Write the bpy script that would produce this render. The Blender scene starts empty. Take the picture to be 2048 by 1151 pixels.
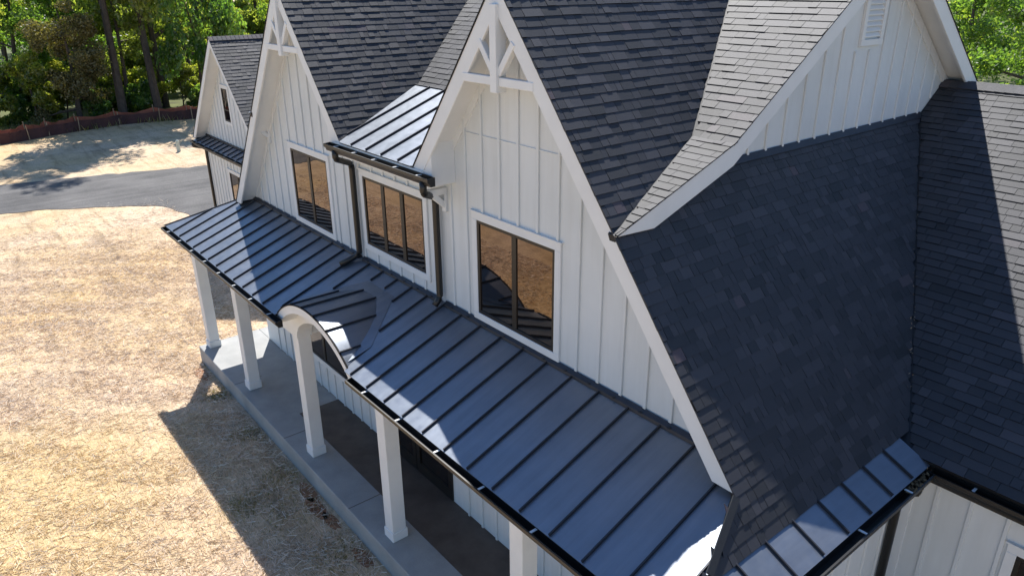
import bpy, math, random
import numpy as np
from mathutils import Vector, Matrix
random.seed(7)
RNG = np.random.default_rng(11)
SC = bpy.context.scene
COL = SC.collection

# ------------------------------------------------------------------ camera
CAM = Vector((15.1298, -6.0552, 8.8928))
YAW, PITCH, ROLL, FPX = 0.8925, -0.3973, -0.0078, 1468.58
fwd = Vector((-math.sin(YAW) * math.cos(PITCH), math.cos(YAW) * math.cos(PITCH), math.sin(PITCH)))
rgt = Vector((math.cos(YAW), math.sin(YAW), 0.0))
upv = rgt.cross(fwd)
r2 = math.cos(ROLL) * rgt + math.sin(ROLL) * upv
u2 = -math.sin(ROLL) * rgt + math.cos(ROLL) * upv
cd = bpy.data.cameras.new("camera")
cam = bpy.data.objects.new("camera", cd)
COL.objects.link(cam)
cam.matrix_world = Matrix(((r2.x, u2.x, -fwd.x, CAM.x), (r2.y, u2.y, -fwd.y, CAM.y), (r2.z, u2.z, -fwd.z, CAM.z), (0, 0, 0, 1)))
cd.sensor_width = 36.0
cd.lens = 36.0 * FPX / 2048.0
cd.clip_start = 0.1
cd.clip_end = 3000.0
SC.camera = cam


def to_px(p):
    d = Vector(p) - CAM
    z = d.dot(fwd)
    if z <= 0.1:
        return None
    return 1024 + FPX * d.dot(r2) / z, 575.5 - FPX * d.dot(u2) / z, z


# ------------------------------------------------------------------ light
SUN_AZ, SUN_EL = math.radians(59.0), math.radians(55.0)       # azimuth from +Y towards -X
world = bpy.data.worlds.new("World")
SC.world = world
world.use_nodes = True
wn = world.node_tree.nodes
wl = world.node_tree.links
wn.clear()
sky = wn.new("ShaderNodeTexSky")
sky.sky_type = 'NISHITA'
sky.sun_disc = False
sky.sun_elevation = SUN_EL
sky.sun_rotation = -SUN_AZ
sky.air_density = 1.0
sky.dust_density = 0.0
sky.ozone_density = 6.0
bg = wn.new("ShaderNodeBackground")
bg.inputs[1].default_value = 0.11
wo = wn.new("ShaderNodeOutputWorld")
wl.new(sky.outputs[0], bg.inputs[0])
wl.new(bg.outputs[0], wo.inputs[0])

sd = bpy.data.lights.new("sun", 'SUN')
sd.energy = 5.0
sd.angle = math.radians(0.5)
sd.color = (1.0, 0.965, 0.915)
sun = bpy.data.objects.new("sun", sd)
COL.objects.link(sun)
Ldir = Vector((-math.sin(SUN_AZ) * math.cos(SUN_EL), math.cos(SUN_AZ) * math.cos(SUN_EL), math.sin(SUN_EL)))
sun.rotation_euler = Ldir.to_track_quat('Z', 'Y').to_euler()
sun.location = (0, 0, 40)

SC.view_settings.view_transform = 'Standard'
SC.view_settings.look = 'None'
SC.view_settings.exposure = 0.64
SC.view_settings.gamma = 1.0
SC.view_settings.use_curve_mapping = False
SC.render.engine = 'CYCLES'
SC.cycles.use_denoising = True
SC.cycles.max_bounces = 8


# ------------------------------------------------------------------ materials
def mat(name):
    m = bpy.data.materials.new(name)
    m.use_nodes = True
    nt = m.node_tree
    b = nt.nodes["Principled BSDF"]
    return m, nt, b


def N(nt, t, **kw):
    n = nt.nodes.new(t)
    for k, v in kw.items():
        if k.startswith("i_"):
            n.inputs[int(k[2:])].default_value = v
        else:
            setattr(n, k, v)
    return n


def ramp(nt, fac, stops):
    r = N(nt, "ShaderNodeValToRGB")
    els = r.color_ramp.elements
    els[0].position, els[0].color = stops[0][0], (*stops[0][1], 1)
    els[1].position, els[1].color = stops[1][0], (*stops[1][1], 1)
    for p, c in stops[2:]:
        e = els.new(p)
        e.color = (*c, 1)
    nt.links.new(fac, r.inputs[0])
    return r.outputs[0]


def noise(nt, scale, detail=4.0, rough=0.6, coord="Object", vec=None, dist=0.0):
    if vec is None:
        tc = N(nt, "ShaderNodeTexCoord")
        vec = tc.outputs[coord]
    n = N(nt, "ShaderNodeTexNoise")
    n.inputs["Scale"].default_value = scale
    n.inputs["Detail"].default_value = detail
    n.inputs["Roughness"].default_value = rough
    n.inputs["Distortion"].default_value = dist
    nt.links.new(vec, n.inputs["Vector"])
    return n.outputs["Fac"]


def mixc(nt, fac, a, b, mode='MIX'):
    m = N(nt, "ShaderNodeMix", data_type='RGBA', blend_type=mode)
    for sock, v in ((m.inputs[0], fac), (m.inputs[6], a), (m.inputs[7], b)):
        if isinstance(v, (int, float)):
            sock.default_value = v
        elif isinstance(v, tuple):
            sock.default_value = (*v, 1)
        else:
            nt.links.new(v, sock)
    return m.outputs[2]


def bump(nt, b, h, strength, dist=0.02):
    bp = N(nt, "ShaderNodeBump")
    bp.inputs["Strength"].default_value = strength
    bp.inputs["Distance"].default_value = dist
    nt.links.new(h, bp.inputs["Height"])
    nt.links.new(bp.outputs[0], b.inputs["Normal"])


def simple(name, c0, c1, scale, rough, metallic=0.0, bmp=0.0, spec=0.5, bscale=None):
    m, nt, b = mat(name)
    n = noise(nt, scale)
    nt.links.new(ramp(nt, n, [(0.3, c0), (0.7, c1)]), b.inputs["Base Color"])
    b.inputs["Roughness"].default_value = rough
    b.inputs["Metallic"].default_value = metallic
    b.inputs["Specular IOR Level"].default_value = spec
    if bmp:
        bump(nt, b, noise(nt, bscale or scale * 4), bmp, 0.01)
    return m


M = {}
M['white_plain'] = simple("white_siding_paint", (0.62, 0.63, 0.63), (0.69, 0.695, 0.69), 1.3, 0.55, bmp=0.06, bscale=25)
m, nt, b = mat("white_board_siding")
tcw = N(nt, "ShaderNodeTexCoord")
mpw = N(nt, "ShaderNodeMapping")
mpw.inputs["Scale"].default_value = (6.0, 6.0, 0.5)
nt.links.new(tcw.outputs["Object"], mpw.inputs[0])
st = noise(nt, 1.0, 5.0, 0.6, vec=mpw.outputs[0])
c = ramp(nt, noise(nt, 0.7, 4.0), [(0.3, (0.60, 0.635, 0.645)), (0.7, (0.67, 0.70, 0.71))])
c = mixc(nt, 0.5, c, ramp(nt, st, [(0.3, (0.88, 0.87, 0.85)), (0.55, (1.0, 1.0, 1.0))]), 'MULTIPLY')
nt.links.new(c, b.inputs["Base Color"])
b.inputs["Roughness"].default_value = 0.55
bump(nt, b, noise(nt, 1.2, 3.0), 0.08, 0.03)
M['white'] = m
M['trim'] = simple("white_trim_paint", (0.67, 0.69, 0.695), (0.73, 0.75, 0.755), 2.0, 0.5, bmp=0.04, bscale=20)
M['black'] = simple("black_gutter_metal", (0.008, 0.008, 0.008), (0.014, 0.0135, 0.013), 3.0, 0.38, metallic=0.0)
M['bronze'] = simple("dark_bronze_frame", (0.008, 0.007, 0.0065), (0.014, 0.012, 0.010), 3.0, 0.4)
M['steel'] = simple("galvanised_hanger", (0.62, 0.62, 0.63), (0.74, 0.74, 0.74), 9.0, 0.4)
M['drip'] = simple("black_drip_edge", (0.012, 0.011, 0.011), (0.02, 0.019, 0.018), 3.0, 0.75, spec=0.2)
M['debris'] = simple("gutter_debris", (0.10, 0.06, 0.03), (0.20, 0.13, 0.06), 30.0, 0.9, bmp=0.6)

# standing seam metal
m, nt, b = mat("charcoal_standing_seam_metal")
n1 = noise(nt, 1.1, 3.0)
n2 = noise(nt, 9.0, 6.0)
tcm = N(nt, "ShaderNodeTexCoord")
mpm = N(nt, "ShaderNodeMapping")
mpm.inputs["Scale"].default_value = (7.0, 0.6, 0.6)
nt.links.new(tcm.outputs["Object"], mpm.inputs[0])
stm = noise(nt, 1.0, 6.0, 0.65, vec=mpm.outputs[0])
base = ramp(nt, n1, [(0.3, (0.20, 0.225, 0.265)), (0.7, (0.235, 0.26, 0.305))])
base = mixc(nt, 0.5, base, ramp(nt, stm, [(0.3, (0.78, 0.78, 0.77)), (0.65, (1.15, 1.14, 1.12))]), 'MULTIPLY')
nt.links.new(base, b.inputs["Base Color"])
b.inputs["Metallic"].default_value = 0.78
rr = N(nt, "ShaderNodeMapRange")
nt.links.new(n2, rr.inputs[0])
rr.inputs[1].default_value, rr.inputs[2].default_value = 0.3, 0.7
rr.inputs[3].default_value, rr.inputs[4].default_value = 0.38, 0.48
nt.links.new(rr.outputs[0], b.inputs["Roughness"])
bump(nt, b, n1, 0.25, 0.02)
M['metal'] = m
M['seam'] = simple("seam_rib_metal", (0.035, 0.037, 0.045), (0.05, 0.052, 0.06), 3.0, 0.5, metallic=0.5)

# shingles: per-shingle tone attribute + granules
m, nt, b = mat("asphalt_shingle")
at = N(nt, "ShaderNodeAttribute", attribute_name="tone")
g = noise(nt, 260.0, 2.0, 0.7)
blot = noise(nt, 1.7, 3.0)
c = ramp(nt, at.outputs["Fac"], [(0.0, (0.015, 0.017, 0.020)), (0.45, (0.031, 0.032, 0.038)), (0.8, (0.050, 0.050, 0.058)), (1.0, (0.074, 0.056, 0.064))])
c2 = mixc(nt, 0.55, c, ramp(nt, g, [(0.3, (0.55, 0.55, 0.55)), (0.7, (1.5, 1.5, 1.5))]), 'MULTIPLY')
c3 = mixc(nt, 0.35, c2, ramp(nt, blot, [(0.35, (0.8, 0.8, 0.83)), (0.7, (1.2, 1.18, 1.15))]), 'MULTIPLY')
nt.links.new(c3, b.inputs["Base Color"])
b.inputs["Roughness"].default_value = 0.62
b.inputs["Specular IOR Level"].default_value = 0.5
bump(nt, b, g, 0.5, 0.004)
M['shingle'] = m
M['shingle_edge'] = simple("shingle_cut_edge", (0.006, 0.006, 0.007), (0.012, 0.012, 0.013), 8.0, 0.9, spec=0.1)

# window glass: dark room behind a reflective coated pane
m, nt, b = mat("coated_window_glass")
b.inputs["Base Color"].default_value = (0.006, 0.006, 0.007, 1)
b.inputs["Roughness"].default_value = 0.015
b.inputs["IOR"].default_value = 2.2
b.inputs["Specular Tint"].default_value = (1.0, 0.72, 0.54, 1)
bump(nt, b, noise(nt, 1.6, 2.0), 0.05, 0.02)
M['glass'] = m

# concrete
m, nt, b = mat("porch_concrete")
c = ramp(nt, noise(nt, 1.4, 6.0), [(0.3, (0.27, 0.275, 0.27)), (0.7, (0.38, 0.38, 0.37))])
c = mixc(nt, 0.3, c, ramp(nt, noise(nt, 40.0, 3.0), [(0.3, (0.8, 0.8, 0.8)), (0.7, (1.15, 1.15, 1.15))]), 'MULTIPLY')
nt.links.new(c, b.inputs["Base Color"])
b.inputs["Roughness"].default_value = 0.75
bump(nt, b, noise(nt, 60.0), 0.15, 0.01)
M['concrete'] = m
M['floor_brown'] = simple("brown_porch_floor", (0.065, 0.050, 0.042), (0.12, 0.095, 0.08), 2.2, 0.6, bmp=0.2, bscale=18)
M['soil'] = simple("red_clay_soil", (0.22, 0.10, 0.05), (0.36, 0.19, 0.10), 3.0, 0.95, bmp=0.6)

STREAK = -2.2865
# straw-covered yard
m, nt, b = mat("straw_covered_yard")
tc = N(nt, "ShaderNodeTexCoord")
big = noise(nt, 0.13, 4.0, 0.6)
mid = noise(nt, 0.9, 6.0, 0.65)
fine = noise(nt, 14.0, 6.0, 0.75)
mp = N(nt, "ShaderNodeMapping")
mp.inputs["Rotation"].default_value = (0, 0, 0.5)
mp.inputs["Scale"].default_value = (5.0, 60.0, 20.0)
nt.links.new(tc.outputs["Object"], mp.inputs[0])
fib = noise(nt, 1.0, 4.0, 0.7, vec=mp.outputs[0], dist=1.2)
mp2 = N(nt, "ShaderNodeMapping")
mp2.inputs["Rotation"].default_value = (0, 0, 2.0)
mp2.inputs["Scale"].default_value = (6.0, 75.0, 20.0)
nt.links.new(tc.outputs["Object"], mp2.inputs[0])
fib2 = noise(nt, 1.0, 4.0, 0.7, vec=mp2.outputs[0], dist=1.2)
c = ramp(nt, big, [(0.36, (0.53, 0.395, 0.22)), (0.5, (0.58, 0.455, 0.32)), (0.62, (0.60, 0.485, 0.385))])
c = mixc(nt, 0.7, c, ramp(nt, mid, [(0.28, (0.45, 0.40, 0.35)), (0.47, (0.95, 0.94, 0.92)), (0.75, (1.2, 1.18, 1.15))]), 'MULTIPLY')
mp3 = N(nt, "ShaderNodeMapping")
mp3.inputs["Rotation"].default_value = (0, 0, STREAK)
mp3.inputs["Scale"].default_value = (0.25, 2.6, 1.0)
nt.links.new(tc.outputs["Object"], mp3.inputs[0])
stk = noise(nt, 1.0, 6.0, 0.65, vec=mp3.outputs[0], dist=0.4)
def radial(cx, cy, r0, r1):
    vm = N(nt, "ShaderNodeVectorMath", operation='DISTANCE')
    nt.links.new(tc.outputs["Object"], vm.inputs[0])
    vm.inputs[1].default_value = (cx, cy, -0.44)
    a_ = N(nt, "ShaderNodeMath", operation='MULTIPLY_ADD')
    nt.links.new(mid, a_.inputs[0])
    a_.inputs[1].default_value = 2.6
    nt.links.new(vm.outputs["Value"], a_.inputs[2])
    mr = N(nt, "ShaderNodeMapRange")
    mr.inputs[1].default_value, mr.inputs[2].default_value = r0 + 1.3, r1 + 1.3
    mr.inputs[3].default_value, mr.inputs[4].default_value = 1.0, 0.0
    nt.links.new(a_.outputs[0], mr.inputs[0])
    return mr.outputs[0]


c = mixc(nt, radial(0.4, -6.4, 1.6, 4.6), c, (0.59, 0.45, 0.26), 'MIX')
c = mixc(nt, 0.65, c, ramp(nt, stk, [(0.32, (0.50, 0.44, 0.36)), (0.47, (1.0, 0.98, 0.95)), (0.7, (1.12, 1.1, 1.06))]), 'MULTIPLY')
c = mixc(nt, 0.75, c, ramp(nt, fib, [(0.35, (0.55, 0.50, 0.42)), (0.6, (1.25, 1.22, 1.15))]), 'MULTIPLY')
c = mixc(nt, 0.6, c, ramp(nt, fib2, [(0.35, (0.6, 0.56, 0.5)), (0.6, (1.2, 1.18, 1.12))]), 'MULTIPLY')
nt.links.new(c, b.inputs["Base Color"])
b.inputs["Roughness"].default_value = 0.9
ad = N(nt, "ShaderNodeMath", operation='ADD')
nt.links.new(fine, ad.inputs[0])
nt.links.new(fib, ad.inputs[1])
bump(nt, b, ad.outputs[0], 0.4, 0.02)
M['yard'] = m

m, nt, b = mat("straw_strand")
at = N(nt, "ShaderNodeAttribute", attribute_name="tone")
at2 = N(nt, "ShaderNodeAttribute", attribute_name="gold")
sc_ = ramp(nt, at.outputs["Fac"], [(0.0, (0.44, 0.32, 0.21)), (0.3, (0.68, 0.53, 0.39)), (0.75, (0.80, 0.66, 0.52)), (1.0, (0.86, 0.77, 0.65))])
sg_ = ramp(nt, at.outputs["Fac"], [(0.0, (0.42, 0.28, 0.13)), (0.3, (0.66, 0.50, 0.27)), (0.75, (0.80, 0.645, 0.41)), (1.0, (0.90, 0.80, 0.62))])
nt.links.new(mixc(nt, at2.outputs["Fac"], sc_, sg_), b.inputs["Base Color"])
b.inputs["Roughness"].default_value = 0.7
M['straw'] = m

m, nt, b = mat("gravel_driveway")
c = ramp(nt, noise(nt, 0.5, 6.0), [(0.3, (0.095, 0.091, 0.089)), (0.7, (0.165, 0.158, 0.152))])
mp = N(nt, "ShaderNodeMapping")
mp.inputs["Rotation"].default_value = (0, 0, -0.62)
mp.inputs["Scale"].default_value = (1.2, 0.10, 1.0)
tc = N(nt, "ShaderNodeTexCoord")
nt.links.new(tc.outputs["Object"], mp.inputs[0])
tr = noise(nt, 1.6, 5.0, 0.6, vec=mp.outputs[0])
c = mixc(nt, 0.6, c, ramp(nt, tr, [(0.35, (0.66, 0.65, 0.65)), (0.68, (1.3, 1.28, 1.25))]), 'MULTIPLY')
nt.links.new(c, b.inputs["Base Color"])
b.inputs["Roughness"].default_value = 0.9
bump(nt, b, noise(nt, 9.0, 8.0, 0.85), 0.9, 0.06)
M['drive'] = m
M['forest'] = simple("leaf_litter", (0.06, 0.06, 0.022), (0.13, 0.15, 0.04), 0.6, 0.95, bmp=0.6, bscale=6)
M['bark'] = simple("dark_bark", (0.045, 0.035, 0.028), (0.10, 0.08, 0.065), 6.0, 0.9, bmp=0.8)
M['orange'] = simple("orange_netting", (0.30, 0.075, 0.04), (0.42, 0.12, 0.06), 2.0, 0.7)
M['silt'] = simple("dark_silt_fabric", (0.045, 0.020, 0.020), (0.09, 0.035, 0.03), 1.0, 0.85, bmp=0.4)
M['stake'] = simple("wood_stake", (0.30, 0.20, 0.12), (0.42, 0.30, 0.19), 8.0, 0.85)
M['post'] = simple("pale_plastic", (0.42, 0.47, 0.40), (0.52, 0.56, 0.49), 4.0, 0.5)


def leaf_mat(name, stops, trans=0.45):
    m = bpy.data.materials.new(name)
    m.use_nodes = True
    nt = m.node_tree
    nt.nodes.clear()
    out = N(nt, "ShaderNodeOutputMaterial")
    at = N(nt, "ShaderNodeAttribute", attribute_name="tone")
    oi = N(nt, "ShaderNodeObjectInfo")
    c = ramp(nt, at.outputs["Fac"], stops)
    c = mixc(nt, 0.5, c, ramp(nt, oi.outputs["Random"], [(0.0, (0.7, 0.85, 0.75)), (1.0, (1.35, 1.15, 0.9))]), 'MULTIPLY')
    d = N(nt, "ShaderNodeBsdfDiffuse")
    t = N(nt, "ShaderNodeBsdfTranslucent")
    gl = N(nt, "ShaderNodeBsdfGlossy")
    gl.inputs["Roughness"].default_value = 0.45
    mx = N(nt, "ShaderNodeMixShader")
    mx.inputs[0].default_value = trans
    mx2 = N(nt, "ShaderNodeMixShader")
    mx2.inputs[0].default_value = 0.05
    bright = mixc(nt, 1.0, c, (2.2, 2.2, 0.9), 'MULTIPLY')
    nt.links.new(c, d.inputs[0])
    nt.links.new(bright, t.inputs[0])
    nt.links.new(d.outputs[0], mx.inputs[1])
    nt.links.new(t.outputs[0], mx.inputs[2])
    nt.links.new(mx.outputs[0], mx2.inputs[1])
    nt.links.new(gl.outputs[0], mx2.inputs[2])
    nt.links.new(mx2.outputs[0], out.inputs[0])
    return m


M['leaf'] = leaf_mat("broad_leaves", [(0.0, (0.075, 0.105, 0.028)), (0.5, (0.20, 0.24, 0.06)), (1.0, (0.38, 0.39, 0.12))], 0.7)
M['leafdark'] = leaf_mat("deep_green_leaves", [(0.0, (0.045, 0.09, 0.032)), (0.6, (0.11, 0.20, 0.05)), (1.0, (0.21, 0.28, 0.06))], 0.68)
M['needle'] = leaf_mat("brown_green_needles", [(0.0, (0.07, 0.068, 0.034)), (0.6, (0.14, 0.135, 0.06)), (1.0, (0.22, 0.20, 0.085))], 0.35)
M['grass'] = leaf_mat("grass_blades", [(0.0, (0.10, 0.11, 0.035)), (0.6, (0.20, 0.18, 0.07)), (1.0, (0.38, 0.31, 0.15))], 0.3)


# ------------------------------------------------------------------ mesh helpers
class MB:
    def __init__(self):
        self.v, self.f, self.t = [], [], []

    def quad(self, *p, tone=None):
        n = len(self.v)
        self.v += [tuple(q) for q in p]
        self.f.append(tuple(range(n, n + len(p))))

    def hexa(self, p):        # 8 points: bottom 4 then top 4, same order
        n = len(self.v)
        self.v += [tuple(q) for q in p]
        for q in ((0, 3, 2, 1), (4, 5, 6, 7), (0, 1, 5, 4), (1, 2, 6, 5), (2, 3, 7, 6), (3, 0, 4, 7)):
            self.f.append(tuple(n + i for i in q))

    def box(self, x0, x1, y0, y1, z0, z1):
        x0, x1 = min(x0, x1), max(x0, x1)
        y0, y1 = min(y0, y1), max(y0, y1)
        self.hexa([(x0, y0, z0), (x1, y0, z0), (x1, y1, z0), (x0, y1, z0), (x0, y0, z1), (x1, y0, z1), (x1, y1, z1), (x0, y1, z1)])

    def prism(self, poly, fn0, fn1):
        n = len(self.v)
        k = len(poly)
        self.v += [tuple(fn0(*p)) for p in poly] + [tuple(fn1(*p)) for p in poly]
        self.f.append(tuple(range(n, n + k)))
        self.f.append(tuple(range(n + 2 * k - 1, n + k - 1, -1)))
        for i in range(k):
            j = (i + 1) % k
            self.f.append((n + j, n + i, n + k + i, n + k + j))

    def xz(self, poly, y0, y1):
        self.prism(poly, lambda a, b: (a, y0, b), lambda a, b: (a, y1, b))

    def yz(self, poly, x0, x1):
        self.prism(poly, lambda a, b: (x0, a, b), lambda a, b: (x1, a, b))

    def xy(self, poly, z0, z1):
        self.prism(poly, lambda a, b: (a, b, z0), lambda a, b: (a, b, z1))

    def bar(self, p, q, w, h, up=(0, 0, 1)):
        p, q = Vector(p), Vector(q)
        d = (q - p).normalized()
        s = d.cross(Vector(up))
        s = s.normalized() if s.length > 1e-5 else Vector((1, 0, 0))
        u = s.cross(d)
        a, b_ = s * w / 2, u * h / 2
        self.hexa([p - a - b_, p + a - b_, q + a - b_, q - a - b_, p - a + b_, p + a + b_, q + a + b_, q - a + b_])

    def tube(self, pts, rad, n=8):
        base = len(self.v)
        pts = [Vector(p) for p in pts]
        if not hasattr(rad, '__len__'):
            rad = [rad] * len(pts)
        for i, p in enumerate(pts):
            d = (pts[min(i + 1, len(pts) - 1)] - pts[max(i - 1, 0)]).normalized()
            ref = Vector((0, 0, 1)) if abs(d.z) < 0.9 else Vector((1, 0, 0))
            s = d.cross(ref).normalized()
            u = s.cross(d)
            for k in range(n):
                a = 2 * math.pi * (k + .5) / n
                self.v.append(tuple(p + (s * math.cos(a) + u * math.sin(a)) * rad[i]))
        for i in range(len(pts) - 1):
            for k in range(n):
                a, b_ = base + i * n + k, base + i * n + (k + 1) % n
                self.f.append((a, b_, b_ + n, a + n))
        self.f.append(tuple(base + k for k in range(n))[::-1])
        self.f.append(tuple(base + (len(pts) - 1) * n + k for k in range(n)))

    def build(self, name, material, parent=None, bevel=0.0, tone=None, smooth=False):
        me = bpy.data.meshes.new(name)
        me.from_pydata(self.v, [], self.f)
        return link(name, me, material, parent, bevel, tone, smooth)


def link(name, me, material, parent=None, bevel=0.0, tone=None, smooth=False):
    if material is not None and not me.materials:
        me.materials.append(material)
    if tone is not None:
        a = me.attributes.new("tone", 'FLOAT', 'POINT')
        a.data.foreach_set("value", np.asarray(tone, dtype=np.float32))
    if smooth:
        me.polygons.foreach_set("use_smooth", [True] * len(me.polygons))
    o = bpy.data.objects.new(name, me)
    COL.objects.link(o)
    if parent is not None:
        o.parent = parent
        # every Empty root sits at a translation only: keep world coordinates
        root = parent
        while root.parent is not None:
            root = root.parent
        if parent.parent is None and parent.type == 'EMPTY':
            o.location = -parent.location
    if bevel:
        md = o.modifiers.new("edge", 'BEVEL')
        md.width = bevel
        md.segments = 1
        md.limit_method = 'ANGLE'
    return o


def fast_mesh(name, V, F, material, parent=None, tone=None):
    """V (n,3) array, F (m,4) array of quads."""
    me = bpy.data.meshes.new(name)
    V = np.asarray(V, dtype=np.float32)
    F = np.asarray(F, dtype=np.int32)
    k = F.shape[1]
    me.vertices.add(len(V))
    me.vertices.foreach_set("co", V.ravel())
    me.loops.add(F.size)
    me.loops.foreach_set("vertex_index", F.ravel())
    me.polygons.add(len(F))
    me.polygons.foreach_set("loop_start", np.arange(0, F.size, k, dtype=np.int32))
    me.polygons.foreach_set("loop_total", np.full(len(F), k, dtype=np.int32))
    me.update(calc_edges=True)
    return link(name, me, material, parent, tone=tone)


def thing(name, label, cat, loc, group=None):
    o = bpy.data.objects.new(name, None)
    COL.objects.link(o)
    o.location = loc
    o.empty_display_size = 0.3
    o['label'] = label
    o['category'] = cat
    if group:
        o['group'] = group
    return o


def tag(o, label=None, cat=None, group=None, kind=None):
    if label:
        o['label'] = label
    if cat:
        o['category'] = cat
    if group:
        o['group'] = group
    if kind:
        o['kind'] = kind
    return o


# ------------------------------------------------------------------ ground
ZG = -0.44
gb = MB()
gb.quad((-400, -400, ZG), (500, -400, ZG), (500, 500, ZG), (-400, 500, ZG))
yard = tag(gb.build("yard", M['yard']), kind='structure')

far_edge = [(-31, -40), (-30.5, -16), (-29.6, -8), (-29.11, -3.4), (-28.4, -1.3), (-28.0, 0.95), (-27.3, 3.2), (-26.5, 5.9), (-25, 10), (-22, 16)]
near_edge = [(-25, -40), (-24, -16), (-23.4, -8), (-22.98, -4.07), (-22.83, -2.96), (-22.0, -1.5), (-21.2, -0.07), (-20.2, 1.37), (-19.0, 2.0), (-17.4, 2.3), (-15.6, 2.45)]


def wob(pts, amp, n=14):
    out = []
    for (a, b_) in zip(pts[:-1], pts[1:]):
        L = math.hypot(b_[0] - a[0], b_[1] - a[1])
        m = max(2, int(L / 0.28))
        for i in range(m):
            t = i / m
            x, y = a[0] + (b_[0] - a[0]) * t, a[1] + (b_[1] - a[1]) * t
            q = math.sin(x * 2.1 + y * 3.3) * .5 + math.sin(y * 7.1 - x * 4.0) * .35 + math.sin(x * 13 + y * 11) * .3
            nx, ny = -(b_[1] - a[1]) / L, (b_[0] - a[0]) / L
            out.append((x + nx * q * amp, y + ny * q * amp))
    out.append(pts[-1])
    return out


db = MB()
poly = wob(far_edge, 0.16) + [(-15.6, 16)] + list(reversed(wob(near_edge, 0.16)))
db.prism(poly, lambda a, b_: (a, b_, ZG - 0.2), lambda a, b_: (a, b_, ZG + 0.02))
tag(db.build("driveway", M['drive']), kind='structure')

fb = MB()
ff = [(-46.0, -40), (-45.2, -10), (-44.6, -2), (-45.0, 1), (-46.0, 4), (-46.4, 7), (-46.0, 10), (-45, 18), (-40, 34), (-26, 46), (0, 27), (16, 25), (60, 25), (300, 300), (-300, 300), (-300, -40)]
fb.prism(ff, lambda a, b_: (a, b_, ZG - 0.2), lambda a, b_: (a, b_, ZG + 0.03))
tag(fb.build("forest_floor", M['forest']), kind='structure')

# straw strands strewn over the part of the yard near the porch
def scatter_strands(n, xr, yr, keep, wmin, wmax, lmin, lmax, seed):
    rg = np.random.default_rng(seed)
    x = rg.uniform(*xr, n)
    y = rg.uniform(*yr, n)
    k = keep(x, y)
    x, y = x[k], y[k]
    n = len(x)
    a = rg.uniform(0, 2 * math.pi, n)
    L = rg.uniform(lmin, lmax, n) / 2
    w = rg.uniform(wmin, wmax, n) / 2
    z0 = ZG + rg.uniform(0.004, 0.03, n)
    tilt = rg.uniform(-0.03, 0.05, n)
    dx, dy = np.cos(a) * L, np.sin(a) * L
    ex, ey = -np.sin(a) * w, np.cos(a) * w
    hz = rg.uniform(-0.006, 0.006, n)
    V = np.empty((n, 4, 3))
    V[:, 0] = np.stack([x - dx - ex, y - dy - ey, z0 - hz], 1)
    V[:, 1] = np.stack([x + dx - ex, y + dy - ey, z0 + tilt - hz], 1)
    V[:, 2] = np.stack([x + dx + ex, y + dy + ey, z0 + tilt + hz], 1)
    V[:, 3] = np.stack([x - dx + ex, y - dy + ey, z0 + hz], 1)
    V[:, :, 2] = np.maximum(V[:, :, 2], ZG + 0.003)
    F = np.arange(4 * n).reshape(n, 4)
    return V.reshape(-1, 3), F, np.repeat(rg.random(n), 4)


FADE = np.random.default_rng(9)
V, F, T = scatter_strands(330000, (-22, 9), (-10, 2.2), lambda x, y: ((y < -1.66) | (x < -3.75)) & (FADE.random(len(x)) < np.clip((x + 21.5) / 14, 0.02, 0.75) * (0.5 + 0.5 * (np.sin((x * math.sin(STREAK) - y * math.cos(STREAK)) * 4.3 + 1.6 * np.sin((x * math.cos(STREAK) + y * math.sin(STREAK)) * 0.5) + 0.8 * np.sin(x * 1.7)) > -0.45)) * (0.6 + 0.4 * (np.sin(x * 0.9 + 1.3 * np.sin(y * 0.7)) * np.sin(y * 1.1 + x * 0.35) > -0.25))), 0.003, 0.007, 0.06, 0.22, 3)
so = fast_mesh("straw", V, F, M['straw'], tone=T)
cx_, cy_ = V[0::4, 0], V[0::4, 1]
gd = np.clip((4.6 - np.hypot(cx_ - 0.4, cy_ + 6.4) + np.sin(cx_ * 2.3 + cy_) * np.sin(cy_ * 1.9)) / 2.6, 0, 1)
ga = so.data.attributes.new("gold", 'FLOAT', 'POINT')
ga.data.foreach_set("value", np.repeat(gd * (FADE.random(len(gd)) < 0.85), 4).astype(np.float32))
tag(so, "loose pale straw strewn over the yard in front of the porch", "straw", kind='stuff')


def grass_patch(name, label, n, centers, seed, h=(0.05, 0.16), ok=lambda x, y: True):
    rg = np.random.default_rng(seed)
    V, T = [], []
    cs = np.array([c[:2] for c in centers])
    rad = np.array([c[2] for c in centers])
    idx = rg.integers(0, len(cs), n)
    p = cs[idx] + rg.normal(size=(n, 2)) * rad[idx, None] * 0.6
    a = rg.uniform(0, 2 * math.pi, n)
    hh = rg.uniform(*h, n)
    w = rg.uniform(0.006, 0.014, n) * (h[1] / 0.16)
    lean = rg.normal(size=(n, 2)) * hh[:, None] * 0.45
    Va = np.empty((n, 3, 3))
    Va[:, 0] = np.stack([p[:, 0] - np.cos(a) * w, p[:, 1] - np.sin(a) * w, np.full(n, ZG)], 1)
    Va[:, 1] = np.stack([p[:, 0] + np.cos(a) * w, p[:, 1] + np.sin(a) * w, np.full(n, ZG)], 1)
    Va[:, 2] = np.stack([p[:, 0] + lean[:, 0], p[:, 1] + lean[:, 1], ZG + hh], 1)
    keep = np.array([ok(q[0], q[1]) for q in p])
    Va = Va[keep]
    k = len(Va)
    o = fast_mesh(name, Va.reshape(-1, 3), np.arange(3 * k).reshape(k, 3), M['grass'], tone=np.repeat(rg.random(k), 3))
    return tag(o, label, "grass", kind='stuff')


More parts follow.
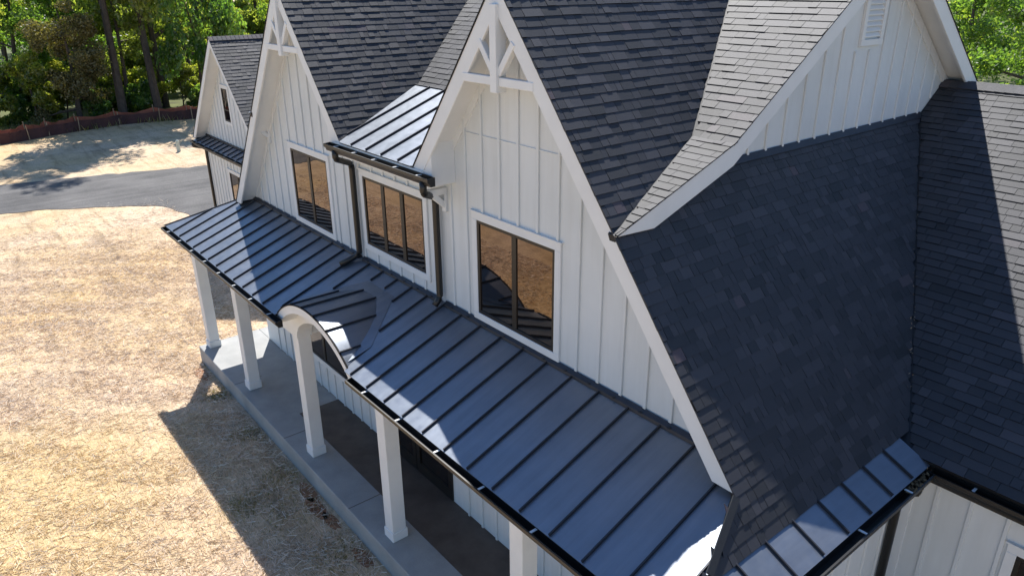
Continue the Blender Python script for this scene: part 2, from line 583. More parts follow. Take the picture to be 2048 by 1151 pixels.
# ------------------------------------------------------------------ house numbers (metres; slab top z = 0, front wall y = 0, x along the front)
S = 1.2622
XA, XB, ZAP = 1.4278, 7.8651, 8.9319
OV = 0.4243
YD, ZD = -0.4609, 6.3424
YK = 1.5162
SL, SU = 0.3688, 0.7009
ZK = ZD + SL * (YK - YD)
XR, XG = 9.9923, 9.6112
XC = (XA + XB) / 2
YM = 5.109
ZM = ZK + SU * (YM - YK)
YF, ZF = 8.0603, 7.2015
SF = 0.698
XM_, ZMT = 12.0772, 3.5617
SP, SK = 0.3763, 0.462
HW, HE = 4.0348, 3.311
PY = 1.9328
YRF = -1.83                # porch metal edge
XE = 12.6409
YFE = 2.5324


def zA_(x): return ZAP - S * abs(x - XA)
def zB_(x): return ZAP - S * abs(x - XB)
def zD_(y):
    if y < YK:
        return ZD + SL * (y - YD)
    if y < YM:
        return ZK + SU * (y - YK)
    return ZM - SU * (y - YM)
def zF_(y): return ZF - SF * abs(y - YF)
def zP_(y): return HW + SP * y


house = thing("farmhouse", "large white board-and-batten farmhouse with steep dark shingle gables and a metal porch roof", "house", (4.6, 4.0, ZG))
HO = house.location


def hpart(mb, name, material, parent=None, **kw):
    return mb.build(name, material, parent or house, **kw)


class Plane:
    """A sloping plane: origin, level direction a, down-slope direction d, outward normal n."""
    def __init__(self, O, a, d):
        self.O, self.a, self.d = Vector(O), Vector(a).normalized(), Vector(d).normalized()
        n = self.a.cross(self.d)
        self.n = n if n.z > 0 else -n

    def at(self, a, d, h=0.0):
        return self.O + self.a * a + self.d * d + self.n * h


def slope_panel(pl, poly, top, bottom, name, material, parent):
    mb = MB()
    mb.prism(poly, lambda a, d: pl.at(a, d, bottom), lambda a, d: pl.at(a, d, top))
    return mb.build(name, material, parent)


LS = math.sqrt(1 + S * S)
LU = math.sqrt(1 + SU * SU)
LF = math.sqrt(1 + SF * SF)
LL = math.sqrt(1 + SL * SL)

# planes (origin at ridge)
pl_Bright = Plane((XB, 0, ZAP), (0, 1, 0), (1, 0, -S))
pl_Bleft = Plane((XB, 0, ZAP), (0, 1, 0), (-1, 0, -S))
pl_Aright = Plane((XA, 0, ZAP), (0, 1, 0), (1, 0, -S))
pl_Aleft = Plane((XA, 0, ZAP), (0, 1, 0), (-1, 0, -S))
pl_Dup = Plane((0, YM, ZM), (1, 0, 0), (0, -1, -SU))
pl_Drear = Plane((0, YM, ZM), (1, 0, 0), (0, 1, -SU))
pl_Dlow = Plane((0, YK, ZK), (1, 0, 0), (0, -1, -SL))
pl_F = Plane((0, YF, ZF), (1, 0, 0), (0, -1, -SF))
pl_Frear = Plane((0, YF, ZF), (1, 0, 0), (0, 1, -SF))


def dB(z): return (ZAP - z) / S * LS        # distance down the gable slopes at height z
XLL = 2 * XC - XR

TOP, BOT = -0.012, -0.11
SHG = M['shingle']
OVD = OV - 0.045
# gable roofs. E is the long continuation of the right slope.
zend = 3.60
bright = slope_panel(pl_Bright, [(-OVD, 0), (-OVD, dB(3.97)), (-1.2, dB(zend)), (3.2, dB(zend)), (9.2, dB(5.8)), (9.2, 0)], TOP, BOT, "shingle_roof_slope", SHG, house)
bleft = slope_panel(pl_Bleft, [(-OVD, 0), (-OVD, dB(6.345)), (1.9, dB(6.345)), (1.9, dB(7.1)), (4.6, dB(8.7)), (4.6, 0)], TOP, BOT, "shingle_roof_slope", SHG, house)
aright = slope_panel(pl_Aright, [(-OVD, 0), (-OVD, dB(6.345)), (1.9, dB(6.345)), (1.9, dB(7.1)), (4.6, dB(8.7)), (4.6, 0)], TOP, BOT, "shingle_roof_slope", SHG, house)
aleft = slope_panel(pl_Aleft, [(-OVD, 0), (-OVD, dB(3.97)), (3.2, dB(zend)), (9.2, dB(5.8)), (9.2, 0)], TOP, BOT, "shingle_roof_slope", SHG, house)
dU = (YM - YK) * LU
dup = slope_panel(pl_Dup, [(XLL + .045, 0), (XLL + .045, dU), (XR - .045, dU), (XR - .045, 0)], TOP, BOT, "shingle_roof_slope", SHG, house)
drear = slope_panel(pl_Drear, [(XLL + .045, 0), (XLL + .045, 6.6), (XR - .045, 6.6), (XR - .045, 0)], TOP, BOT, "shingle_roof_slope", SHG, house)
dL = (YK - YD) * LL
dlr = slope_panel(pl_Dlow, [(XB + (ZAP - ZK) / S - 0.1, 0), (XB + (ZAP - ZD) / S - 0.06, dL), (XR - .045, dL), (XR - .045, 0)], TOP, BOT, "shingle_roof_slope", SHG, house)
dll = slope_panel(pl_Dlow, [(XA - (ZAP - ZK) / S + 0.1, 0), (XA - (ZAP - ZD) / S + 0.06, dL), (XLL + .045, dL), (XLL + .045, 0)], TOP, BOT, "shingle_roof_slope", SHG, house)
dFe = (YF - (YFE + 0.08)) * LF
XEND = 22.0
fsl = slope_panel(pl_F, [(XG, 0), (XG, dFe), (XEND, dFe), (XEND, 0)], TOP, BOT, "shingle_roof_slope", SHG, house)
fre = slope_panel(pl_Frear, [(XG, 0), (XG, dFe), (XEND, dFe), (XEND, 0)], TOP, BOT, "shingle_roof_slope", SHG, house)

# ---- shingles
EXPO = 0.134
SH = []           # (plane, a0,a1 at butt, a0,a1 at head, d_butt, thickness, tone, parent)


def lay(pl, d0, d1, rng, vis, parent, first=0.0, th=(0.009, 0.014), ws=(0.13, 0.18, 0.24, 0.30, 0.36)):
    nrow = int((d1 - d0) / EXPO) + 1
    for i in range(nrow):
        D = d1 + first - i * EXPO
        if D < d0 + 0.05:
            break
        lo, hi = rng(D)
        lo += random.uniform(-0.006, 0.006)
        lo2, hi2 = rng(D - EXPO)
        a = lo + random.uniform(-0.25, 0)
        while a < hi:
            w = random.choice(ws) * random.uniform(0.9, 1.1)
            b0, b1 = max(a, lo), min(a + w, hi)
            h0, h1 = max(a, lo2), min(a + w, hi2)
            a += w
            if b1 - b0 < 0.015:
                continue
            if h1 <= h0:
                h0 = h1 = (b0 + b1) / 2
            c = pl.at((b0 + b1) / 2, D - EXPO / 2)
            if not vis(c):
                continue
            thick = th[random.random() < 0.4] * random.uniform(0.9, 1.12)
            SH.append((pl, b0, b1, h0, h1, D + random.uniform(-0.004, 0.004), thick, min(1, max(0, random.gauss(0.45, 0.16) + (0.4 if random.random() < 0.012 else 0))), parent))


def vB(c):
    if c.x < XG - 0.02 and c.y > YD - 0.05 and c.z < zD_(c.y) - 0.10:
        return False
    if c.x > XG - 0.3 and c.z < zF_(c.y) - 0.06:
        return False
    return True


def rB(D):
    z = ZAP - S * D / LS
    lo = -OV - 0.02 if z > 3.97 else -OV - 0.02 - (3.97 - z) * (1.2 - OV) / (3.97 - zend)
    return lo, 8.3


lay(pl_Bright, 0.0, dB(zend) + 0.06, rB, vB, bright, th=(0.0085, 0.013), ws=(0.09, 0.13, 0.17, 0.22, 0.30))


def vA(c):
    return not (c.y > YD and c.z < zD_(c.y) - 0.06)


lay(pl_Aright, 0.0, dB(6.345), lambda D: (-OV - 0.02, 4.4), vA, aright, th=(0.0085, 0.013), ws=(0.09, 0.13, 0.17, 0.22, 0.30))
def zU(D): return ZM - SU * D / LU
def zL(D): return ZK - SL * D / LL
def zFF(D): return ZF - SF * D / LF
def half(z): return max(0.0, ZAP - z) / S


lay(pl_Dup, 0.0, dU + 0.03, lambda D: (XB + half(zU(D)) + 0.045, XR + 0.02), lambda c: True, dup)
lay(pl_Dup, 0.0, dU + 0.03, lambda D: (XA + half(zU(D)) + 0.045, XB - half(zU(D)) - 0.045), lambda c: True, dup)
lay(pl_Dlow, 0.0, dL, lambda D: (XB + half(zL(D)) + 0.045, XR + 0.02), lambda c: True, dlr)
lay(pl_F, 0.0, dFe, lambda D: (max(XG + 0.02, XB + half(zFF(D)) + 0.03), 16.5), lambda c: True, fsl)


def shingle_geo(s):
    pl, b0, b1, h0, h1, D, t, tone, par = s
    g = 0.0025
    u = D - EXPO - 0.012
    return [pl.at(b0 + g, D, -0.010), pl.at(b1 - g, D, -0.010), pl.at(h1 - g, u, -0.010), pl.at(h0 + g, u, -0.010),
            pl.at(b0 + g, D, t), pl.at(b1 - g, D, t), pl.at(h1 - g, u, 0.002), pl.at(h0 + g, u, 0.002)]


def edge_faces(o):
    o.data.materials.append(M['shingle_edge'])
    idx = np.zeros(len(o.data.polygons), dtype=np.int32)
    idx[2::6] = 1
    o.data.polygons.foreach_set("material_index", idx)
    return o


def shown(s):
    pl, b0, b1, h0, h1, D, t, tone, par = s
    c = pl.at((b0 + b1) / 2, D - EXPO / 2)
    q = to_px(c)
    if q is None or not (4 < q[0] < 2044 and 4 < q[1] < 1147):
        return 0.0
    cs = abs((CAM - c).normalized().dot(pl.n))
    return (b1 - b0) * EXPO * cs / q[2] ** 2


order = sorted(range(len(SH)), key=lambda i: -shown(SH[i]))
single = set(order[:300])
rest = MB()
tones = []
for i, s in enumerate(SH):
    geo = shingle_geo(s)
    if i in single:
        mb = MB()
        mb.hexa(geo)
        edge_faces(mb.build("shingle", SHG, s[8], tone=[s[7]] * 8))
    else:
        rest.hexa(geo)
        tones += [s[7]] * 8
tag(edge_faces(hpart(rest, "shingle_courses", SHG, tone=tones)), kind='stuff')


def ridge_caps(pl1, pl2, a0, a1, name, parent, step=0.145, shade=0.6):
    mb, tn = MB(), []
    k = 0
    a = a0
    while a < a1:
        b_ = min(a + step, a1)
        for pl in (pl1, pl2):
            mb.hexa([pl.at(a, -0.01, 0.014), pl.at(b_, -0.01, 0.014), pl.at(b_, 0.16, 0.016), pl.at(a, 0.16, 0.016),
                     pl.at(a, -0.01, 0.036), pl.at(b_, -0.01, 0.026), pl.at(b_, 0.16, 0.028), pl.at(a, 0.16, 0.036)])
            tn += [min(1, max(0, random.gauss(shade, 0.15)))] * 8
        a = b_
        k += 1
    return mb.build(name, SHG, parent, tone=tn)


ridge_caps(pl_F, pl_Frear, XG + 0.01, 16.5, "ridge_cap", house)
ridge_caps(pl_Dup, pl_Drear, XLL, XR, "ridge_cap", house)
ridge_caps(pl_Bright, pl_Bleft, -OV - 0.02, 4.1, "ridge_cap", house)
ridge_caps(pl_Aright, pl_Aleft, -OV - 0.02, 4.1, "ridge_cap", house)

# ---- walls
wb = MB()
off = 0.17
wall_poly = [(-2.85, 0.0), (-2.85, 3.45), (XA, ZAP - off), (3.45, 6.38), (5.84, 6.38), (XB, ZAP - off), (12.02, 3.52), (12.24, 3.25), (12.24, 0.0)]
wb.xz(wall_poly, 0.0, 0.16)
front = hpart(wb, "front_wall", M['white'])

wb = MB()
gp = [(0.16, 3.3), (0.16, 6.45), (YK, ZK - 0.14), (YM, ZM - 0.14), (10.4, zD_(10.4) - 0.14), (10.4, 3.3)]
wb.yz(gp, XG - 0.16, XG)
gable = hpart(wb, "gable_end_wall", M['white'])
wb = MB()
wb.yz(gp, 2 * XC - XG, 2 * XC - XG + 0.16)
hpart(wb, "gable_end_wall", M['white'])
wb = MB()
wb.box(-2.85, XEND - 0.5, 10.4, 10.56, ZG, 5.7)
hpart(wb, "rear_wall", M['white'])
wb = MB()
wb.box(-2.85, -2.69, 0.16, 10.4, ZG, 3.4)
wb.box(XEND - 0.5, XEND - 0.34, 2.88, 10.4, ZG, 3.4)
hpart(wb, "side_wall", M['white'])
wb = MB()
wb.box(12.08, 12.24, 0.16, 2.88, ZG, 3.28)
ewall = hpart(wb, "side_wall", M['white'])
wb = MB()
wb.box(12.24, XEND - 0.5, 2.88, 3.04, ZG, 3.30)
fwall = hpart(wb, "front_wall", M['white'])

# battens
BW, BD = 0.045, 0.028
WIN = dict(A=(0.2521, 1.9316, 4.19, 5.674), B=(6.8284, 8.5333, 4.19, 5.674), D=(3.3786, 5.3787, 4.382, 5.668))


def batten_front(x, z0, z1):
    mb = MB()
    mb.box(x - BW / 2, x + BW / 2, -BD, 0.001, z0, z1)
    return mb.build("batten", M['white'], front, bevel=0.004)


def spans(x, lo, hi, blocks):
    segs = [(lo, hi)]
    for bx0, bx1, bz0, bz1 in blocks:
        if bx0 - 0.02 < x < bx1 + 0.02:
            n = []
            for a, b_ in segs:
                if bz0 > a:
                    n.append((a, min(b_, bz0)))
                if bz1 < b_:
                    n.append((max(a, bz1), b_))
            segs = n
    return [q for q in segs if q[1] - q[0] > 0.05]


TW = 0.115
blk = [(w[0] - TW, w[1] + TW, w[2] - TW, w[3] + TW) for w in WIN.values()]
LOW = [(-0.4, 1.9, 0.78, 2.5), (3.42, 5.86, 0.0, 2.6), (7.7, 9.8, 0.78, 2.5)]
blk2 = [(w[0] - TW, w[1] + TW, w[2] - TW, w[3] + TW) for w in LOW]
for x in [XA + 0.4 * k for k in range(-9, 5)] + [XB + 0.4 * k - 0.09 for k in range(-4, 10)] + [3.25, 3.72, 4.12, 4.52, 4.92, 5.32]:
    if x > 12.0 or x < -2.6:
        continue
    if 3.1 < x < 5.9:
        top = 6.3
        bl = blk + [(3.60, 5.62, 5.7, 5.8)]
    else:
        top = (zA_(x) if x < XC else zB_(x)) - 0.2
        bl = blk
    for a, b_ in spans(x, HW + 0.05, top, bl):
        batten_front(x, a, b_)
for k in range(-6, 30):
    x = 0.36 + 0.4 * k
    if not (-2.7 < x < 11.9):
        continue
    for a, b_ in spans(x, 0.0, 3.1, blk2):
        batten_front(x, a, b_)
# horizontal butt joint trim of the upper boards on the right gable
mb = MB()
mb.box(6.45, 9.02, -0.014, 0.001, 6.905, 6.918)
hpart(mb, "wall_joint", M['white'], front)
mb = MB()
mb.box(3.25, 5.72, -0.03, 0.0, 6.02, 6.2)
hpart(mb, "frieze_board", M['trim'], front)

y = 0.35
while y < 9.4:
    zt = zD_(y) - 0.2
    zb = max(6.70, zF_(y) + 0.05)
    bl = [(4.80, 5.56, 7.9, 9.5)]
    for a, b_ in spans(y, zb, zt, bl):
        mb = MB()
        mb.box(XG - 0.001, XG + BD, y - BW / 2, y + BW / 2, a, b_)
        mb.build("batten", M['white'], gable, bevel=0.004)
    y += 0.405
for k in range(6):
    y = 0.3 + 0.42 * k
    mb = MB()
    mb.box(12.239, 12.24 + BD, y - BW / 2, y + BW / 2, ZG + 0.1, 3.2)
    mb.build("batten", M['white'], ewall, bevel=0.004)
FWIN = (13.585, 15.2, 0.9, 2.55)
for x in [12.62, 13.01, 13.41, 13.81, 14.21, 14.61, 15.01, 15.41, 15.81, 16.21]:
    for a, b_ in spans(x, ZG + 0.1, 3.0, [(FWIN[0] - TW, FWIN[1] + TW, FWIN[2] - TW, FWIN[3] + TW)]):
        mb = MB()
        mb.box(x - BW / 2, x + BW / 2, 2.88 - BD, 2.881, a, b_)
        mb.build("batten", M['white'], fwall, bevel=0.004)
mb = MB()
mb.box(12.24, 12.36, 2.852, 2.88, ZG, 3.25)
hpart(mb, "corner_board", M['trim'], fwall)
mb = MB()
mb.box(12.26, XEND - 0.5, 2.85, 2.88, 3.02, 3.26)
hpart(mb, "frieze_board", M['trim'], fwall)


# ---- windows
def window(parent, x0, x1, z0, z1, y, lites, sill=True, trim=True, rails=0):
    """black sashes with panes, white casing, on a wall that faces -Y."""
    fw = 0.05
    mb = MB()
    d0, d1 = y - 0.022, y + 0.02
    mb.box(x0, x1, d0, d1, z1 - fw, z1)
    mb.box(x0, x1, d0, d1, z0, z0 + fw)
    mb.box(x0, x0 + fw, d0, d1, z0 + fw, z1 - fw)
    mb.box(x1 - fw, x1, d0, d1, z0 + fw, z1 - fw)
    w = mb.build("window", M['bronze'], parent, bevel=0.004)
    n = lites
    iw = (x1 - x0 - 2 * fw)
    for k in range(1, n):
        xm = x0 + fw + iw * k / n
        mb = MB()
        mb.box(xm - 0.05, xm + 0.05, d0 + 0.003, d1, z0 + fw, z1 - fw)
        mb.build("mullion", M['bronze'], w, bevel=0.004)
    for k in range(n):
        a = x0 + fw + iw * k / n + (0.05 if k else 0)
        b_ = x0 + fw + iw * (k + 1) / n - (0.05 if k < n - 1 else 0)
        mb = MB()
        tl = random.uniform(-0.003, 0.003)
        mb.quad((a, y - 0.004 + tl, z0 + fw), (b_, y - 0.004 - tl, z0 + fw), (b_, y - 0.004 - tl, z1 - fw), (a, y - 0.004 + tl, z1 - fw))
        mb.build("pane", M['glass'], w)
        for r in range(rails):
            zr = z0 + fw + (z1 - z0 - 2 * fw) * (r + 1) / (rails + 1)
            mb = MB()
            mb.box(a, b_, d0 + 0.008, d1, zr - 0.018, zr + 0.018)
            mb.build("glazing_bar", M['bronze'], w)
    if trim:
        t0, t1 = y - 0.032, y + 0.001
        for nm, q in (("head_trim", (x0 - TW, x1 + TW, z1, z1 + TW)), ("sill_trim", (x0 - TW, x1 + TW, z0 - TW, z0)),
                      ("jamb_trim", (x0 - TW, x0, z0, z1)), ("jamb_trim", (x1, x1 + TW, z0, z1))):
            mb = MB()
            mb.box(q[0], q[1], t0, t1, q[2], q[3])
            mb.build(nm, M['trim'], w, bevel=0.005)
        mb = MB()
        mb.box(x0 - TW - 0.02, x1 + TW + 0.02, y - 0.05, y + 0.001, z1 + TW, z1 + TW + 0.02)
        mb.build("drip_cap", M['trim'], w)
    return w


window(house, *WIN['A'], 0.0, 2)
window(house, *WIN['B'], 0.0, 2)
window(house, *WIN['D'], 0.0, 3)
window(house, *LOW[0], 0.0, 2)
window(house, *LOW[2], 0.0, 2)
window(house, *FWIN, 2.88, 2)
# glazed entrance doors under the arch
x0, x1, z0, z1 = LOW[1]
for a, b_ in ((x0, (x0 + x1) / 2 - 0.01), ((x0 + x1) / 2 + 0.01, x1)):
    mb = MB()
    mb.box(a, b_, -0.03, 0.02, z0 + 0.02, z0 + 0.25)
    mb.box(a, b_, -0.03, 0.02, z1 - 0.12, z1)
    mb.box(a, a + 0.12, -0.03, 0.02, z0 + 0.25, z1 - 0.12)
    mb.box(b_ - 0.12, b_, -0.03, 0.02, z0 + 0.25, z1 - 0.12)
    dr = hpart(mb, "entrance_door", M['bronze'])
    mb = MB()
    mb.quad((a + 0.12, -0.006, z0 + 0.25), (b_ - 0.12, -0.006, z0 + 0.25), (b_ - 0.12, -0.006, z1 - 0.12), (a + 0.12, -0.006, z1 - 0.12))
    mb.build("pane", M['glass'], dr)

# ---- louvred vent in the gable end
mb = MB()
vy0, vy1, vz0, vz1 = 4.86, 5.50, 7.96, 9.12
for q in ((vy0, vy1, vz0, vz0 + 0.09), (vy0, vy1, vz1 - 0.09, vz1), (vy0, vy0 + 0.09, vz0 + 0.09, vz1 - 0.09), (vy1 - 0.09, vy1, vz0 + 0.09, vz1 - 0.09)):
    mb.box(XG, XG + 0.045, q[0], q[1], q[2], q[3])
vent = hpart(mb, "gable_vent", M['trim'], bevel=0.004)
z = vz0 + 0.12
while z < vz1 - 0.13:
    mb = MB()
    mb.hexa([(XG + 0.002, vy0 + 0.09, z + 0.05), (XG + 0.002, vy1 - 0.09, z + 0.05), (XG + 0.035, vy1 - 0.09, z), (XG + 0.035, vy0 + 0.09, z),
             (XG + 0.002, vy0 + 0.09, z + 0.062), (XG + 0.002, vy1 - 0.09, z + 0.062), (XG + 0.035, vy1 - 0.09, z + 0.012), (XG + 0.035, vy0 + 0.09, z + 0.012)])
    mb.build("louvre_slat", M['trim'], vent)
    z += 0.075


# ---- rake boards, soffits, drip edges
def rake_xz(xap, side, zend_, yf, depth=0.235, name="rake_board", level_cut=True, parent=None, s=S, zap=ZAP, th=0.04):
    """board along a gable slope, front face at y = yf."""
    ls = math.sqrt(1 + s * s)
    up = 0.0
    dv = depth * ls                      # vertical depth of the board
    xe_ = xap + side * (zap - zend_) / s
    xi = xe_ - side * dv / s if level_cut else xe_
    poly = [(xap, zap + up), (xe_, zend_ + up), (xi, zend_ + up), (xap, zap - dv)]
    if not level_cut:
        poly[2] = (xe_, zend_ - dv)
    mb = MB()
    mb.xz(poly, yf, yf + th)
    r = mb.build(name, M['trim'], parent or house, bevel=0.005)
    mb = MB()
    e = 0.028
    a, b_ = Vector((xap, yf - 0.012, zap)), Vector((xe_, yf - 0.012, zend_))
    n = Vector((side * s, 0, 1)).normalized()
    mb.hexa([a + n * -0.016, b_ + n * -0.016, b_ + n * -0.016 + Vector((0, .05, 0)), a + n * -0.016 + Vector((0, .05, 0)),
             a + n * 0.003, b_ + n * 0.003, b_ + n * 0.003 + Vector((0, .05, 0)), a + n * 0.003 + Vector((0, .05, 0))])
    mb.build("drip_edge", M['drip'], r)
    return r


rake_xz(XB, 1, 3.985, -OV)
rake_xz(XB, -1, 6.33, -OV)
rake_xz(XA, 1, 6.33, -OV)
rake_xz(XA, -1, 3.985, -OV)


def soffit(pl, poly, name="soffit"):
    return slope_panel(pl, poly, BOT - 0.003, BOT - 0.02, name, M['trim'], house)


soffit(pl_Bright, [(-OV + 0.045, 0.1), (-OV + 0.045, dB(4.1)), (-0.0, dB(4.1)), (-0.0, 0.1)])
soffit(pl_Bleft, [(-OV + 0.045, 0.1), (-OV + 0.045, dB(6.4)), (-0.0, dB(6.4)), (-0.0, 0.1)])
soffit(pl_Aright, [(-OV + 0.045, 0.1), (-OV + 0.045, dB(6.4)), (-0.0, dB(6.4)), (-0.0, 0.1)])
soffit(pl_Aleft, [(-OV + 0.045, 0.1), (-OV + 0.045, dB(4.1)), (-0.0, dB(4.1)), (-0.0, 0.1)])
# eave returns where the inner rakes meet the dormer eave
for xc, sd_ in ((XB, -1), (XA, 1)):
    xe_ = xc + sd_ * (ZAP - 6.33) / S
    mb = MB()
    mb.xz([(xe_, 6.30), (xe_ - sd_ * 0.50, 6.86), (xe_ - sd_ * 0.50, 6.12), (xe_ + sd_ * 0.04, 6.12)], -OV + 0.01, -0.001)
    hpart(mb, "eave_return", M['trim'], bevel=0.005)

# frieze boards on the wall under the rakes
for xc in (XA, XB):
    for sd_, ze_ in ((1, 3.985 if xc == XB else 6.33), (-1, 6.33 if xc == XB else 3.985)):
        mb = MB()
        z_top = -0.16
        xe_ = xc + sd_ * (ZAP - ze_) / S
        mb.xz([(xc, ZAP - 0.20), (xe_ - sd_ * 0.15, ze_ + 0.19 - 0.20), (xe_ - sd_ * 0.15, ze_ + 0.19 - 0.36), (xc, ZAP - 0.36)], -0.026, 0.0005)
        hpart(mb, "frieze_board", M['trim'])

# gable rakes of the main ridge (face +X and -X)
dvm = 0.25 * LU
for xf, sgn in ((XR, 1), (XLL, -1)):
    mb = MB()
    mb.yz([(YD, ZD), (YK, ZK), (YM, ZM), (YM, ZM - dvm), (YK + 0.03, ZK - dvm * 0.93), (YD + 0.62, ZD - 0.05), (YD, ZD - 0.02)], xf - sgn * 0.04, xf)
    rk = hpart(mb, "rake_board", M['trim'], bevel=0.005)
    mb = MB()
    mb.yz([(YM, ZM), (10.3, zD_(10.3)), (10.3, zD_(10.3) - dvm), (YM, ZM - dvm)], xf - sgn * 0.04, xf)
    rk2 = hpart(mb, "rake_board", M['trim'], bevel=0.005)
    mb = MB()
    for (ya, za), (yb, zb_) in zip([(YD, ZD), (YK, ZK), (YM, ZM)], [(YK, ZK), (YM, ZM), (10.3, zD_(10.3))]):
        mb.hexa([(xf - sgn * .03, ya, za - .014), (xf + sgn * .012, ya, za - .014), (xf + sgn * .012, yb, zb_ - .014), (xf - sgn * .03, yb, zb_ - .014),
                 (xf - sgn * .03, ya, za + .001), (xf + sgn * .012, ya, za + .001), (xf + sgn * .012, yb, zb_ + .001), (xf - sgn * .03, yb, zb_ + .001)])
    mb.build("drip_edge", M['drip'], rk)
so_x0, so_x1 = XG + 0.001, XR - 0.045
slope_panel(pl_Dup, [(so_x0, 0.05), (so_x0, dU), (so_x1, dU), (so_x1, 0.05)], BOT - 0.003, BOT - 0.02, "soffit", M['trim'], house)
slope_panel(pl_Drear, [(so_x0, 0.05), (so_x0, 6.5), (so_x1, 6.5), (so_x1, 0.05)], BOT - 0.003, BOT - 0.02, "soffit", M['trim'], house)
slope_panel(pl_Dlow, [(so_x0, 0.0), (so_x0, dL - 0.35), (so_x1, dL - 0.35), (so_x1, 0.0)], BOT - 0.003, BOT - 0.02, "soffit", M['trim'], house)
for sg in (1, -1):
    mb = MB()
    e = 10.2 if sg > 0 else YK
    mb.yz([(YM, ZM - 0.19), (e, zD_(e) - 0.19), (e, zD_(e) - 0.36), (YM, ZM - 0.36)], XG, XG + 0.026)
    hpart(mb, "frieze_board", M['trim'])


# ---- truss ornament in each front gable
def truss(xc):
    yf, yb = -OV - 0.03, -OV + 0.09
    t = MB()
    t.box(xc - 0.062, xc + 0.062, yf - 0.02, yb + 0.02, 7.62, ZAP - 0.30)
    k = t.build("gable_truss", M['trim'], house, bevel=0.006)
    zt0, zt1 = 7.70, 7.805
    hx = (ZAP - zt1 - 0.30) / S
    for sd_ in (-1, 1):
        mb = MB()
        mb.box(xc + sd_ * 0.063, xc + sd_ * (hx + 0.04), yf + 0.02, yb - 0.005, zt0, zt1)
        mb.build("tie_beam", M['trim'], k, bevel=0.006)
        mb = MB()
        mb.bar((xc + sd_ * 0.05, (yf + yb) / 2, 7.84), (xc + sd_ * 0.335, (yf + yb) / 2, 8.21), 0.085, 0.085, up=(0, 1, 0))
        mb.build("brace", M['trim'], k, bevel=0.006)
    return k


truss(XB)
truss(XA)

# knee brackets under the rakes
for xb, zb_, k in ((-0.86, 6.12, 1.0), (6.02, 5.98, 0.7)):
    mb = MB()
    mb.box(xb - 0.05, xb + 0.05, -OV + 0.04, -0.001, zb_ - 0.08, zb_ + 0.02)
    br = hpart(mb, "knee_bracket", M['trim'], bevel=0.006)
    mb = MB()
    mb.bar((xb, -0.34 * k, zb_ - 0.08), (xb, -0.03, zb_ - 0.38 * k), 0.085, 0.075, up=(1, 0, 0))
    mb.build("brace", M['trim'], br, bevel=0.006)
    mb = MB()
    mb.box(xb - 0.05, xb + 0.05, -0.05, -0.001, zb_ - 0.52 * k, zb_ - 0.08)
    mb.build("wall_post", M['trim'], br, bevel=0.006)


# ---- standing seam roofs
def metal_run(name, xs, yfront, yback, zf, seam_skip=(), n=8, normal=(0, -SP, 1), parent=None):
    """pans between consecutive xs; yfront(x)/yback(x) limit them; a rib on each inner x."""
    nv = Vector(normal).normalized()
    root = None
    for x0, x1 in zip(xs[:-1], xs[1:]):
        mb = MB()
        pts = []
        for i in range(n + 1):
            x = x0 + (x1 - x0) * i / n
            a, b_ = yfront(x), yback(x)
            if b_ - a < 0.01:
                b_ = a + 0.001
            pts.append((x, a, b_))
        for (xa, a0, b0), (xb, a1, b1) in zip(pts[:-1], pts[1:]):
            p = [Vector((xa, a0, zf(a0))), Vector((xb, a1, zf(a1))), Vector((xb, b1, zf(b1))), Vector((xa, b0, zf(b0)))]
            mb.hexa([q - nv * 0.018 for q in p] + [q for q in p])
        if root is None:
            root = mb.build(name, M['metal'], parent or house)
        else:
            mb.build("metal_pan", M['metal'], root)
    for x in xs[1:-1]:
        a, b_ = (valley_out(x) + 0.03 if name == "porch_roof" and abs(x - XV) < AV else yfront(x) + 0.012), yback(x) - 0.02
        if b_ - a < 0.08:
            continue
        mb = MB()
        p, q = Vector((x, a, zf(a))) + nv * 0.017, Vector((x, b_, zf(b_))) + nv * 0.017
        mb.bar(p, q, 0.017, 0.034, up=nv)
        mb.build("seam_rib", M['seam'], root)
    return root


XV, AV, VTOP, VR, YA = 4.385, 1.47, 3.85, 2.10, -1.76       # arched entry vault (segment of a cylinder)


def vault_z(x, y=0.0):
    dx = min(AV, abs(x - XV))
    return VTOP - VR + math.sqrt(VR * VR - dx * dx)


ZV = vault_z(XV + AV)


def valley_out(x):            # outer hem of the valley pans on the porch roof
    return float(np.interp(abs(x - XV), [0, .455, 1.295, 1.47], [-.37, -.37, -1.32, -1.80]))


def porch_front(x):
    if abs(x - XV) >= AV:
        return YRF
    return max(YRF, (vault_z(x) - HW) / SP - 0.02)


def porch_back(x):
    if x < -2.65:
        return max(YRF, (x + 2.65) / 1.15 * 1.86)
    if x > 12.08:
        return -1.2 - (x - 12.08) / (12.64 - 12.08) * 0.68
    if x > 11.78:
        return -0.36 - (x - 11.78) / 0.30 * 0.84
    return -0.002


pxs = [-3.78] + [-3.138 + 0.5085 * k for k in range(0, 13)] + [3.48, 3.98, 4.48, 4.96, 5.44, 5.93, 6.43, 6.94] + [7.445 + 0.506 * k for k in range(0, 10)] + [12.40, 12.62]
pxs = sorted(pxs)
porch = metal_run("porch_roof", pxs, porch_front, porch_back, zP_)

